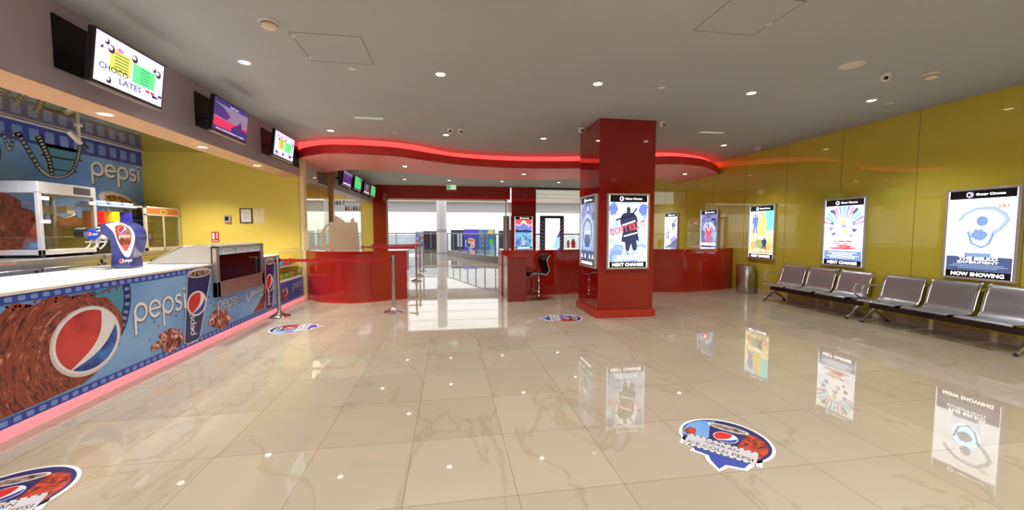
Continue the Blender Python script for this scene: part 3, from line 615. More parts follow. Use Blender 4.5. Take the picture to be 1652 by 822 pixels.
# popcorn warmer set in the counter front
t = thing('popcorn_warmer', 'stainless framed glass warmer labelled caramel and choco, set into the drinks counter', 'food warmer', (-3.5, 6.5, .6))
bm = BM(); x0, x1, y0, y1 = -3.9, -3.1, 5.84, 7.2
for ya, yb in ((y0, y0 + .07), (y1 - .07, y1)): box(bm, x1 - .07, x1, ya, yb, .60, 1.29)
box(bm, x1 - .06, x1, y0, y1, .60, .80); box(bm, x1 - .06, x1, y0, y1, 1.262, 1.29)
obj('frame', bm, M_steel2, t, world=True, bevel=.004)
obj('glass_front', box(BM(), x1 - .03, x1 - .022, y0 + .07, y1 - .07, .8, 1.262), M_glass_dark, t, world=True)
obj('cavity', box(BM(), -3.5, x1 - .2, y0 + .05, y1 - .05, .8, 1.20), mat('warmer_inside', (104, 82, 84), .5), t, world=True)
a = Art((x1 - .02, 0, 0), (0, 1, 0), (0, 0, 1)); a.rect(y0 + .07, 1.165, y1 - .07, 1.262, mat('ink_pale_blue', (170, 206, 222), .3), 0)
for yy, s_ in ((6.17, 'Caramel'), (6.56, 'Choco'), (6.95, 'Salted')): a.rect(yy - .14, 1.175, yy + .13, 1.25, A_white, 1); a.text(s_, yy, 1.195, .038, A_black, 2, width=.2, shear=.2)
a.build('flavour_strip', t, world=True, label='pale strip with handwritten flavour names')
M_sideg = mat('grey_side_glass', (156, 152, 148), .25)
for ya in (y0, y1 - .012): obj('side_glass', prism(BM(), [(-3.93, 1.06), (-3.5, 1.285), (x1 - .05, 1.285), (x1 - .05, 1.06)], ya, ya + .012, 'y'), M_sideg, t, world=True)
obj('lid', box(BM(), -3.52, x1 - .05, y0, y1, 1.285, 1.30), M_steel, t, world=True, bevel=.003)
obj('sloping_back', prism(BM(), [(-3.94, 1.056), (-3.52, 1.285), (-3.52, 1.30), (-3.955, 1.06)], y0, y1, 'y'), M_sideg, t, world=True)

# soft drink tower
M_tower = noisy(mat('tower_blue', (34, 46, 110), .12, coat=.5), (24, 30, 84), (54, 66, 130), 3)
t = thing('drink_tower', 'curved blue soft drink dispensing tower standing on the white counter', 'drinks dispenser', (-3.8, 5.35, 1.056))
prof = smooth_line([(-3.909, 1.056), (-3.90, 1.17), (-3.895, 1.29), (-3.9, 1.39), (-3.95, 1.44), (-3.995, 1.50), (-3.985, 1.56), (-3.918, 1.593), (-3.789, 1.605), (-3.693, 1.575), (-3.632, 1.505), (-3.62, 1.40), (-3.66, 1.257), (-3.681, 1.172), (-3.674, 1.056)], 5)
obj('body', prism(BM(), prof, 5.24, 5.42, 'y'), M_tower, t, world=True, bevel=.03, seg=4, smooth=True)
a = Art((0, 5.239, 0), (1, 0, 0), (0, 0, 1))
a.poly(smooth_line([(-3.93, 1.575), (-3.80, 1.595), (-3.70, 1.56), (-3.645, 1.49), (-3.635, 1.40), (-3.67, 1.27), (-3.71, 1.19), (-3.76, 1.22), (-3.81, 1.34), (-3.85, 1.48), (-3.93, 1.575)], 4)[:-1], A_white, 1)
a.poly(smooth_line([(-3.83, 1.55), (-3.76, 1.57), (-3.69, 1.53), (-3.665, 1.45), (-3.68, 1.35), (-3.73, 1.26), (-3.78, 1.32), (-3.82, 1.43), (-3.83, 1.55)], 4)[:-1], A_cola, 3)
a.globe(-3.755, 1.51, .045, 5); a.word(-3.79, 1.42, .03, .11, A_white, 5, st=.2)
a.globe(-3.78, 1.145, .027, 5); a.word(-3.745, 1.14, .022, .07, A_white, 5, st=.22)
a.build('badge', t, world=True)
bm = BM(); tube(bm, [(-3.93, 5.32, 1.46), (-4.0, 5.32, 1.47), (-4.16, 5.32, 1.47)], [.06, .078, .068], 20); obj('tap_head', bm, M_chrome, t, world=True)
bm = BM(); lathe(bm, [(.06, -.012), (.066, -.006), (.066, .006), (.06, .012)], (-4.06, 5.238, 1.455), 24, axis='y'); for_b = obj('round_badge', bm, A_blue, t, world=True)
a = Art((0, 5.2255, 0), (1, 0, 0), (0, 0, 1)); a.globe(-4.085, 1.46, .024, 0); a.word(-4.05, 1.452, .014, .05, A_white, 0, st=.25); a.build('badge_print', t, world=True)
bm = BM(); tube(bm, [(-4.16, 5.32, 1.475), (-4.27, 5.32, 1.475)], .06, 16); obj('nozzle_cap', bm, M_black, t, world=True)
for k in range(3):
    x = -4.12 + k * .075; bm = BM(); tube(bm, [(x, 5.3, 1.42), (x, 5.3, 1.36)], .012, 8); tube(bm, [(x, 5.29, 1.36), (x - .01, 5.27, 1.32), (x - .04, 5.26, 1.29)], .008, 8); tube(bm, [(x + .01, 5.28, 1.37), (x - .05, 5.28, 1.37)], .007, 8)
    obj('tap_lever', bm, M_white, t, world=True)
t = tag(obj('drip_tray', box(BM(), -4.24, -3.86, 5.12, 5.62, 1.0565, 1.075), M_steel2, None, bevel=.006), 'low steel drip tray on the white counter beside the drink tower', 'tray')

# ------------------------------------------------------------------ kitchen side
bm = BM(); KX = -6.168
a = Art((KX, 0, 0), (0, 1, 0), (0, 0, 1)); a.rect(2.5, 1.0, 9.19, 3.105, A_sky, 0)
filmband(a, 2.5, 9.19, 2.80, 3.08, 2, .235, hs=.62)
def film2(c, w, mb, l):
    c = smooth_line(c, 8); W_ = w if isinstance(w, list) else [w] * len(c); W_ = W_[:len(c)]; a.stroke(c, W_, mb, l); n = len(c)
    for i in range(1, n - 1, 2):
        w = W_[i]; p, q = Vector(c[i - 1]), Vector(c[i + 1]); tt = (q - p).normalized(); nn = Vector((-tt[1], tt[0])); q = Vector(c[i])
        a.poly([tuple(q + nn * w * .24 + tt * .012), tuple(q - nn * w * .24 + tt * .012), tuple(q - nn * w * .24 - tt * .012), tuple(q + nn * w * .24 - tt * .012)], A_pale, l + 1)
a.poly([(7.2, 2.86), (7.24, 2.7), (7.3, 2.37), (7.53, 2.385), (7.66, 2.48), (7.75, 2.66), (7.82, 2.86)], A_teal, 2)
a.stroke([(7.17, 2.66), (7.5, 2.66), (7.85, 2.68)], .025, A_black, 4); a.stroke([(7.25, 2.47), (7.5, 2.47), (7.75, 2.48)], .02, A_black, 4)
film2([(7.144, 2.937), (7.224, 2.758), (7.288, 2.58), (7.311, 2.36)], [.13 - .0026 * q for q in range(25)], A_black, 5); film2([(7.83, 2.93), (7.80, 2.8), (7.75, 2.66), (7.66, 2.48), (7.53, 2.385), (7.42, 2.35), (7.31, 2.35)], [.085 - .001 * q for q in range(49)], A_black, 5)
film2([(6.847, 2.921), (6.976, 2.708), (7.111, 2.475), (7.2, 2.39), (7.3, 2.35)], .09, A_grey, 3); film2([(6.66, 2.9), (6.7, 2.7), (6.74, 2.66), (6.8, 2.9)], .05, A_grey, 3)
for r in (.36, .3): a.arc(6.25, 2.6, r, r, .02, A_grey, 3)
for k in range(5): q = k * 1.256; a.arc(6.25 + .17 * math.cos(q), 2.6 + .17 * math.sin(q), .07, .07, .015, A_grey, 5, n=14)
rough_patch(a, 6.4, 1.6, .9, .5, A_cola, 6, 40, .2); rough_patch(a, 7.6, 1.5, .5, .3, A_cola, 6, 30, .3)
a.word(8.035, 2.465, .225, 1.1, A_text, 6, st=.25); a.word(8.02, 2.48, .225, 1.1, A_white, 8, st=.21)
rough_patch(a, 8.6, 2.0, .5, .2, A_glow, 6, 30, .1, -.25); rough_patch(a, 8.62, 2.0, .46, .16, noisy(ink('gold_ice', (150, 90, 30)), (60, 30, 16), (214, 160, 80), 16, 5), 7, 26, .3, -.25)
tag(a.build('drinks_mural'), 'blue printed drinks mural with film strips and white lettering on the kitchen wall', 'mural')

def fridge(label, y0, y1):
    t = thing('under_counter_fridge', label, 'fridge', (-5.75, (y0 + y1) / 2, 0))
    obj('cabinet', box(BM(), -6.15, -5.38, y0, y1, 0.06, 1.06), M_steel, t, world=True, bevel=.004)
    obj('worktop', box(BM(), -6.15, -5.34, y0, y1, 1.06, 1.125), M_steel2, t, world=True, bevel=.006)
    m = (y0 + y1) / 2
    for ya, yb in ((y0 + .02, m - .02), (m + .02, y1 - .02)):
        d = obj('door', box(BM(), -5.38, -5.345, ya, yb, .12, 1.0), M_steel, t, world=True, bevel=.006)
        obj('handle', box(BM(), -5.345, -5.33, yb - .08, yb - .05, .7, .98), M_black, d, world=True)
    obj('warning_strip', box(BM(), -5.34, -5.337, y0 + .25, y0 + .6, 1.08, 1.10), mat('strip_red', (190, 120, 110), .4), t, world=True)
    for ya in (y0 + .05, y1 - .1):
        for xa in (-6.1, -5.45): obj('foot', box(BM(), xa, xa + .05, ya, ya + .05, 0, .06), M_black, t, world=True)
fridge('stainless two-door under-counter fridge beneath the popcorn machine', 5.2, 7.05)
fridge('stainless two-door under-counter fridge beneath the juice dispenser and hot cabinet', 7.1, 9.17)
fridge('stainless under-counter fridge nearest the open end of the kitchen', 3.0, 5.15)

t = thing('popcorn_machine', 'large aluminium framed glass popcorn machine with a steel kettle, on the back counter', 'popcorn machine', (-5.8, 6.5, 1.125))
X0, X1, Y0, Y1, Z0, Z1 = -6.1, -5.5, 6.31, 7.2, 1.165, 2.17
bm = BM()
for xa, xb in ((X0, X0 + .05), (X1 - .05, X1)):
    for ya, yb in ((Y0, Y0 + .05), (Y1 - .05, Y1)): box(bm, xa, xb, ya, yb, Z0, Z1 - .14)
box(bm, X0, X1, Y0, Y1, Z0, Z0 + .07)
obj('frame', bm, mat('machine_aluminium', (206, 204, 206), .35, .5), t, world=True, bevel=.005)
hd = obj('header', box(BM(), X0, X1, Y0, Y1, Z1 - .16, Z1), mat('machine_aluminium', (206, 204, 206), .35, .5), t, world=True, bevel=.006)
obj('control_panel', box(BM(), X1, X1 + .006, 6.83, 7.1, Z1 - .13, Z1 - .03), mat('panel_grey', (66, 62, 66), .4), hd, world=True)
gd = obj('glass_door', box(BM(), X1 - .015, X1 - .007, Y0 + .05, Y1 - .05, Z0 + .07, Z1 - .16), M_glass_tint, t, world=True)
for zz in (1.6, 1.92): obj('hinge', box(BM(), X1 - .007, X1 + .008, Y0 + .03, Y0 + .14, zz, zz + .05), M_white, gd, world=True)
obj('door_catch', box(BM(), X1 - .007, X1 + .008, Y1 - .13, Y1 - .04, 1.90, 1.95), M_white, gd, world=True)
obj('glass_side', box(BM(), X0 + .05, X1 - .05, Y0 + .007, Y0 + .015, Z0 + .07, Z1 - .16), M_glass_tint, t, world=True)
#obj('back_panel', box(BM(), X0 + .005, X0 + .015, Y0 + .05, Y1 - .05, Z0 + .07, Z1 - .16), mat('machine_back', (120, 112, 112), .3, .6), t, world=True)
obj('inner_shelf', box(BM(), X0 + .05, X1 - .05, Y0 + .05, Y1 - .05, 1.40, 1.41), M_steel2, t, world=True)
bm = BM(); lathe(bm, [(.07, 0), (.1, .01), (.1, .12), (.09, .13)], (-5.72, 6.62, 1.72), 24); tube(bm, [(-5.72, 6.62, 1.85), (-5.72, 6.62, 2.02)], .012); tube(bm, [(-5.6, 6.62, 1.72), (-5.6, 6.8, 1.68), (-5.6, 6.95, 1.74)], .008)
obj('kettle', bm, M_steel, t, world=True, label='round steel kettle hanging in the case')
obj('heating_box', box(BM(), -5.75, -5.62, 6.85, 6.98, 1.75, 1.86), M_white, t, world=True)
for xa in (X0 + .03, X1 - .08):
    for ya in (Y0 + .03, Y1 - .08): obj('foot', box(BM(), xa, xa + .05, ya, ya + .05, 1.125, Z0), M_black, t, world=True)

t = thing('juice_dispenser', 'slush dispenser with red, yellow and purple bowls beside the popcorn machine', 'drinks dispenser', (-5.75, 7.7, 1.125))
obj('base', box(BM(), -6.05, -5.6, 7.3, 8.14, 1.125, 1.5), M_black, t, world=True, bevel=.01)
for k, (c, nm_) in enumerate((((206, 22, 24), 'red'), ((240, 196, 30), 'yellow'), ((44, 40, 150), 'purple'))):
    y = 7.43 + k * .28; bm = BM(); lathe(bm, [(.07, 0), (.125, .06), (.135, .16), (.135, .32)], (-5.72, y, 1.5), 24)
    bw = obj('bowl', bm, mat('juice_' + nm_, c, .12, coat=.5), t, world=True, label=nm_ + ' juice bowl')
    bm = BM(); lathe(bm, [(.134, 0), (.134, .06), (.11, .065)], (-5.72, y, 1.82), 24); obj('clear_rim', bm, glass_mat('bowl_clear', (225, 235, 240), .15), bw, world=True)
    bm = BM(); box(bm, -5.88, -5.56, y - .135, y + .135, 1.885, 1.93); box(bm, -5.84, -5.6, y - .11, y + .11, 1.93, 1.985); obj('lid', bm, mat('lid_blue', (150, 168, 214), .3), bw, world=True, bevel=.02)
    bm = BM(); box(bm, -5.6, -5.54, y - .03, y + .03, 1.44, 1.50); tube(bm, [(-5.55, y, 1.50), (-5.55, y, 1.58)], .012); obj('tap', bm, A_navy, t, world=True)

t = thing('hot_cabinet', 'cream framed glass pastry cabinet with an orange header and wire shelves against the yellow wall', 'display cabinet', (-5.8, 8.65, 1.125))
X0, X1, Y0, Y1, Z0, Z1 = -6.1, -5.5, 8.2, 9.15, 1.125, 1.95
M_crf = mat('cabinet_cream', (206, 190, 164), .4, .2)
bm = BM()
for ya, yb in ((Y0, Y0 + .045), (Y1 - .045, Y1)):
    for xa, xb in ((X0, X0 + .04), (X1 - .04, X1)): box(bm, xa, xb, ya, yb, Z0, Z1)
box(bm, X0, X1, Y0, Y1, Z0, Z0 + .06); box(bm, X0, X1, Y0, Y1, Z1 - .035, Z1); box(bm, X1 - .03, X1, Y0, Y1, Z1 - .17, Z1 - .14); box(bm, X1 - .02, X1, 8.66, 8.69, Z0, Z1 - .17)
obj('frame', bm, M_crf, t, world=True, bevel=.003)
hd = obj('header_board', box(BM(), X1 - .03, X1 - .005, Y0 + .045, Y1 - .045, Z1 - .14, Z1 - .035), mat('header_orange', (206, 104, 56), .4), t, world=True)
a = Art((X1 - .004, 0, 0), (0, 1, 0), (0, 0, 1)); a.ell(8.68, Z1 - .088, .1, .04, P_gold if 0 else mat('ink_gold', (230, 190, 70), .4), 0); a.ell(8.68, Z1 - .088, .07, .025, mat('ink_green', (120, 130, 50), .4), 1); a.build('header_logo', hd, world=True)
for z in (1.3, 1.42, 1.55, 1.68): obj('shelf', box(BM(), X0 + .04, X1 - .03, Y0 + .045, Y1 - .045, z, z + .008), M_steel2, t, world=True)
obj('glass_pane', box(BM(), X1 - .012, X1 - .006, Y0 + .045, Y1 - .045, Z0 + .06, Z1 - .17), M_glass_tint, t, world=True)

M_paper = mat('white_paper', (222, 214, 206), .6)
def wallbit(name, label, cat, x0, x1, z0, z1, frame, face, th=.015, fw=.012):
    t = thing(name, label, cat, ((x0 + x1) / 2, 9.2, z0))
    bm = BM()
    for r in ((x0, x1, z1 - fw, z1), (x0, x1, z0, z0 + fw), (x0, x0 + fw, z0, z1), (x1 - fw, x1, z0, z1)): box(bm, r[0], r[1], 9.2 - th, 9.2, r[2], r[3])
    obj('frame', bm, frame, t, world=True); return t
t = wallbit('framed_certificate', 'black framed certificate on the yellow kitchen wall', 'certificate', -4.39, -4.15, 1.66, 1.97, M_black, M_paper, .02, .018)
obj('certificate_sheet', box(BM(), -4.375, -4.165, 9.19, 9.197, 1.675, 1.955), M_paper, t, world=True)
a = Art((0, 9.1895, 0), (1, 0, 0), (0, 0, 1))
for k in range(5): a.rect(-4.34, 1.90 - k * .035, -4.20, 1.905 - k * .035, A_text, 0)
a.build('certificate_lines', t, world=True)
o = tag(obj('notice_sheet', box(BM(), -4.13, -3.91, 9.192, 9.199, 1.66, 1.975), mat('cream_sheet', (224, 210, 160), .6)), 'plain pale paper notice pinned beside the black framed certificate', 'notice')
obj('pin', box(BM(), -4.03, -4.01, 9.188, 9.192, 1.93, 1.945), M_black, o)
t = thing('thermostat', 'small grey wall controller with a dark display on the yellow kitchen wall', 'thermostat', (-4.62, 9.2, 1.67))
obj('case', box(BM(), -4.69, -4.56, 9.16, 9.2, 1.67, 1.82), mat('thermo_grey', (170, 160, 150), .4), t, world=True, bevel=.008); obj('display', box(BM(), -4.665, -4.595, 9.157, 9.16, 1.71, 1.79), M_black, t, world=True)
t = thing('fire_notice', 'small red and white fire safety sign low on the yellow kitchen wall', 'sign', (-4.88, 9.2, 1.26))
obj('plate', box(BM(), -4.955, -4.815, 9.192, 9.199, 1.26, 1.475), mat('sign_red', (190, 30, 36), .4), t, world=True)
a = Art((0, 9.1915, 0), (1, 0, 0), (0, 0, 1)); a.rect(-4.94, 1.32, -4.895, 1.45, A_white, 0)
for k in range(3): a.ell(-4.85, 1.44 - k * .045, .017, .017, A_white, 0, n=10)
a.rect(-4.94, 1.275, -4.83, 1.29, A_white, 0); a.build('sign_print', t, world=True)
# wall camera bracket under the kitchen ceiling, hanging wires
t = thing('ceiling_arm_camera', 'white jointed camera arm with a black tip hanging in front of the mural', 'camera', (-5.6, 7.1, 3.11))
bm = BM(); tube(bm, [(-5.6, 7.1, 3.11), (-5.6, 7.1, 2.88)], .022); lathe(bm, [(.05, 0), (.05, .02)], (-5.6, 7.1, 3.09), 20); obj('arm', bm, M_white, t, world=True)
bm = BM(); tube(bm, [(-5.6, 6.92, 2.98), (-5.6, 7.12, 2.84)], .035); obj('housing', bm, M_white, t, world=True)
bm = BM(); tube(bm, [(-5.6, 7.12, 2.84), (-5.6, 7.22, 2.79)], .037); obj('lens_tip', bm, M_black, t, world=True)
bm = BM(); tube(bm, [(-6.12, 2.5, 3.09), (-6.12, 9.19, 3.09)], .012, 8)
tag(obj('ceiling_pipe', bm, M_white), 'thin white conduit along the top edge of the drinks mural', 'pipe')

# ------------------------------------------------------------------ screens
E2 = 1.0
def sm(name, rgb, e=1.0): return mat('screen_' + name, rgb, .2, emit=e * E2)
S_bg = sm('pale', (206, 210, 244)); S_lime = sm('lime', (198, 204, 96)); S_green = sm('green', (96, 232, 140)); S_txt = sm('ink', (40, 34, 80), .4); S_choc = sm('choc', (96, 60, 70), .5); S_pink = sm('pink', (236, 120, 190))
S_red = sm('red', (206, 50, 96), .8); S_nav = sm('navy', (52, 44, 112), .8); S_slate = sm('slate', (120, 120, 150), .7); S_white = sm('white', (235, 235, 255), 1.2); S_purple = sm('purple', (86, 40, 120), .7); S_em = sm('emerald', (66, 196, 116), .9); S_brn = sm('brown', (110, 84, 84), .6); S_violet = sm('violet', (120, 40, 190), .9)
def scr_menu(a, w, h, title):
    a.rect(-w, -h, w, h, S_bg, 0); a.rect(-w * .62, -h * .35, -w * .04, h * .55, S_lime, 1); a.rect(w * .02, -h * .42, w * .72, h * .42, S_green, 1)
    for k in range(6):
        a.rect(-w * .5, h * (.4 - k * .13), -w * .12, h * (.43 - k * .13), S_txt, 2); a.rect(w * .25, h * (.3 - k * .12), w * .55, h * (.33 - k * .12), S_txt, 2)
    for x, y, r in ((-.72, .72, .09), (-.6, .5, .13), (-.85, .45, .06), (.05, .6, .13), (.68, .58, .09), (.82, .45, .13), (-.62, -.8, .1)):
        a.ell(x * w, y * h, r * h * 1.3, r * h * 1.3, S_choc, 2, n=18); a.ell(x * w - .01, y * h + .008, r * h * .8, r * h * .6, S_white, 3, n=12)
    rough_patch(a, -.38 * w, .62 * h, .1 * w, .12 * h, S_pink, 2, 9)
    for x, m in ((.5, S_red), (.66, S_red), (.8, S_slate), (.72, S_txt), (.92, S_choc)): a.rect(x * w - .02, -.62 * h - (.12 * h if m in (S_slate, S_txt) else 0), x * w + .025, -.5 * h - (.12 * h if m in (S_slate, S_txt) else 0), m, 3)
    if title: a.text('CHOCO', -w * .5, -h * .42, h * .24, S_txt, 4, width=w * .78); a.text('LATES', -w * .02, -h * .76, h * .24, S_txt, 4, width=w * .64)
    else:
        a.text('HOT', -w * .15, h * .62, h * .2, S_red, 4, width=w * .45)
        for x in (-.75, -.1, .6): rough_patch(a, x * w, -h * .72, .12 * w, .18 * h, S_choc, 3, 8)
def scr_film(a, w, h, title):
    a.rect(-w, -h, w, h, S_slate, 0); a.rect(-w, -h, w, -h * .2, S_red, 1); a.poly([(-w, h * .7), (-w, -h * .1), (-w * .3, -h * .15), (-w * .1, h * .15), (-w * .5, h * .55)], S_nav, 2); a.poly([(.0, -h * .5), (w * .4, -h * .1), (w * .55, h * .2), (w * .65, -h * .3), (w, -h * .4), (w, -h), (0, -h)], S_nav, 2)
    a.rect(-w, h * .72, w, h, S_nav, 3); a.rect(-w, -h, w, -h * .74, S_nav, 3); a.text('Oscar Cinema', w * .1, h * .76, h * .12, S_white, 4, width=w * .5); a.text('NOW SHOWING MONDAY TO FRIDAY', 0, -h * .92, h * .1, S_white, 4, width=w * 1.7)
def scr_purple(a, w, h, t): a.rect(-w, -h, w, h, S_purple, 0); a.rect(-w, h * .6, w, h * .95, S_slate, 1); a.stroke([(0, h * .5), (-.02, -h * .3)], .04, S_slate, 1); a.rect(-w * .9, -h * .95, w * .9, -h * .8, S_white, 1)
def scr_green(a, w, h, t): a.rect(-w, -h, w, h, S_em, 0); a.rect(-w, -h * .02, w, .0, S_green, 1); a.rect(w * .55, h * .35, w, h, S_slate, 1); a.rect(-w, -h, w, -h * .9, S_slate, 1)
def scr_grey(a, w, h, t): a.rect(-w, -h, w, h, S_brn, 0); rough_patch(a, -.1 * w, 0, w * .5, h * .7, S_slate, 1); rough_patch(a, .3 * w, -.2 * h, w * .3, h * .5, S_choc, 2); a.rect(-w, h * .75, w, h, S_txt, 2); a.rect(-w * .9, -h * .95, w * .9, -h * .8, S_white, 2)
def tv(label, y, zc, w, h, art, title, group, shadow_y):
    """screen faces +x and is tipped down"""
    t = thing('wall_tv', label, 'television', (-2.83, y, zc), 0, group); t.rotation_euler = (0, math.radians(7), 0)
    hw, hh = w / 2, h / 2
    obj('casing', box(BM(), -.05, 0, -hw, hw, -hh, hh), M_black, t, bevel=.006)
    obj('speaker_bar', box(BM(), -.045, .006, -hw, hw, -hh - .015, -hh), M_steel2, t)
    a = Art((.0008, 0, .004), (0, 1, 0), (0, 0, 1)); art(a, hw - .018, hh - .02, title); a.build('screen', t)
    bm = BM(); box(bm, -.1, -.05, -.12, .12, -.1, .1); tube(bm, [(-.1, 0, 0), (-.32, 0, -.03)], .02, 10); obj('wall_bracket', bm, M_black, t)
    obj('tv_shadow_panel', box(BM(), XL, XL + .012, shadow_y[0], shadow_y[1], 2.83, 3.26), mat('tv_shadow_black', (14, 11, 12), .5, spec=.2), t, world=False).matrix_parent_inverse = (Matrix.Translation(t.location) @ t.rotation_euler.to_matrix().to_4x4()).inverted()  # thin black panel standing in for the shadow on the bulkhead behind the TV
    return t
g = 'menu screens on the bulkhead'
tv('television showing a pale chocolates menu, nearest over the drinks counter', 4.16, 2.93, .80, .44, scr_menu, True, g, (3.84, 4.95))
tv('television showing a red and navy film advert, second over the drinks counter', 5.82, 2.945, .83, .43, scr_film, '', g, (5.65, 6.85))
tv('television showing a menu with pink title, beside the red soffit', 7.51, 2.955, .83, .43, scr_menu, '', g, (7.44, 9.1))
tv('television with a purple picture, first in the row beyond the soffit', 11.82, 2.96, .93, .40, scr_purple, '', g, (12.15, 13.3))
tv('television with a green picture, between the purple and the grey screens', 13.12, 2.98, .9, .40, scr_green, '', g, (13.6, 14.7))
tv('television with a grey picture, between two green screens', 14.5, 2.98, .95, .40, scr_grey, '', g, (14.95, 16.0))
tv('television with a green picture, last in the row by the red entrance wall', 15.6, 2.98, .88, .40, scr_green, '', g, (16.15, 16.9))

# ------------------------------------------------------------------ stanchions and belts
def stanchion_proto(label, loc):
    t = thing('barrier_post', label, 'barrier post', loc, 0, 'queue barrier posts')
    bm = BM(); lathe(bm, [(.175, 0), (.18, .008), (.17, .02), (.09, .045), (.045, .075), (.033, .1), (.031, .1)], (0, 0, 0), 40); obj('base', bm, M_chrome, t)
    bm = BM(); lathe(bm, [(.031, .09), (.031, .93)], (0, 0, 0), 24); obj('pole', bm, M_steel, t)
    bm = BM(); lathe(bm, [(.034, .93), (.034, 1.03), (.028, 1.045)], (0, 0, 0), 24); obj('head', bm, M_steel, t)
    obj('belt_clip', box(BM(), -.045, .045, -.02, .02, .955, 1.015), M_black, t)
    return t
p0 = stanchion_proto('steel barrier post standing against the blue drinks counter', (-2.96, 7.38, 0))
SP = [(-1.03, 7.45), (-.99, 12.0), (-.99, 13.4), (-.97, 15.0), (-2.70, 12.9), (-2.69, 14.4)]
for (x, y), l in zip(SP, ('steel barrier post in front of the red wavy counter', 'steel barrier post at the near corner of the entrance queue', 'steel barrier post, middle of three along the entrance walkway', 'steel barrier post nearest the entrance doorway', 'steel barrier post behind the red counter, closer to the frosted mug', 'steel barrier post behind the red counter, in front of the red entrance wall')): dup(p0, l, (x, y, 0))
def belt(p, q, label, z=.985):
    A_, B_ = Vector((p[0], p[1], z)), Vector((q[0], q[1], z)); d = (B_ - A_); n = d.normalized(); A_ += n * .047; B_ -= n * .047; s = Vector((-n[1], n[0], 0)) * .0012; bm = BM(); N_ = 12; prev = None
    for k in range(N_ + 1):
        t_ = k / N_; c = A_.lerp(B_, t_) - Vector((0, 0, .012 * 4 * t_ * (1 - t_)))
        ring = [bm.verts.new(c + s + Vector((0, 0, .024))), bm.verts.new(c - s + Vector((0, 0, .024))), bm.verts.new(c - s - Vector((0, 0, .024))), bm.verts.new(c + s - Vector((0, 0, .024)))]
        if prev:
            for i in range(4): bm.faces.new((prev[i], prev[(i + 1) % 4], ring[(i + 1) % 4], ring[i]))
        prev = ring
    tag(obj('barrier_belt', bm, M_beltred), label, 'barrier belt', 'red queue belts')
belt((-2.96, 7.38), (-1.03, 7.45), 'red barrier belt stretched across the front of the red wavy counter')
belt((-2.70, 12.9), (-.99, 12.0), 'red barrier belt to the near post of the entrance queue')
belt((-2.70, 12.9), (-.99, 13.4), 'red barrier belt to the middle post of the entrance queue')
belt((-2.69, 14.4), (-.97, 15.0), 'red barrier belt farthest back in the entrance queue')

# ------------------------------------------------------------------ bar stool
t = thing('bar_stool', 'black padded bar stool with white piping and chrome foot beside the red pedestal', 'stool', (1.93, 8.42, 0), math.radians(16))
M_leather = mat('black_leather', (16, 18, 22), .3, coat=.25)
cl = smooth_line([(-.30, .52), (-.26, .575), (-.15, .59), (-.02, .565), (.08, .545), (.14, .58), (.15, .66), (.11, .76), (.09, .85), (.13, .93), (.2, .965)], 4)
def shell(cl, w0, th, bm):
    n = len(cl); rings = []
    for i, p in enumerate(cl):
        a_, b_ = Vector(cl[max(i - 1, 0)]), Vector(cl[min(i + 1, n - 1)]); tt = (b_ - a_).normalized(); nn = Vector((-tt[1], tt[0])); s_ = i / (n - 1)
        w = w0 * (.62 + .38 * math.sin(PI * min(1, max(0, (s_ * 1.9) % 1.0 * .8 + .15)))) if 0 < i < n - 1 else w0 * .5
        h = th * (1 + .5 * max(0, s_ - .5)) * (1 if 0 < i < n - 1 else .35); ring = []
        for k in range(16):
            q = 2 * PI * k / 16; yy = w * math.copysign(abs(math.cos(q)) ** .6, math.cos(q)); hh = h * math.copysign(abs(math.sin(q)) ** .8, math.sin(q)); ring.append(bm.verts.new((p[0] + nn[0] * hh, yy, p[1] + nn[1] * hh)))
        rings.append(ring)
    for A_, B_ in zip(rings, rings[1:]):
        for k in range(16): bm.faces.new((A_[k], A_[(k + 1) % 16], B_[(k + 1) % 16], B_[k])).smooth = True
    bm.faces.new(rings[0]); bm.faces.new(rings[-1]); return rings
bm = BM(); rr_ = shell(cl, .21, .035, bm); edge = [tuple(r[8].co) for r in rr_]; edge2 = [tuple(r[0].co) for r in rr_]
st = obj('seat', bm, M_leather, t, smooth=True)
for e_ in (edge, edge2): obj('piping', tube(BM(), e_, .006, 8), A_white, st)
bm = BM(); lathe(bm, [(.21, 0), (.215, .008), (.2, .02), (.09, .035), (.04, .06), (.03, .09), (.03, .32), (.022, .33), (.022, .53)], (-.01, 0, 0), 32); obj('pedestal', bm, M_chrome, t)
bm = BM(); tube(bm, [(-.12 + .11 * math.cos(q), .12 * math.sin(q), .2) for q in [2 * PI * k / 24 for k in range(24)]], .009, 8, closed=True); tube(bm, [(-.01, 0, .2), (-.03, 0, .2)], .012, 8); obj('foot_ring', bm, M_chrome, t)

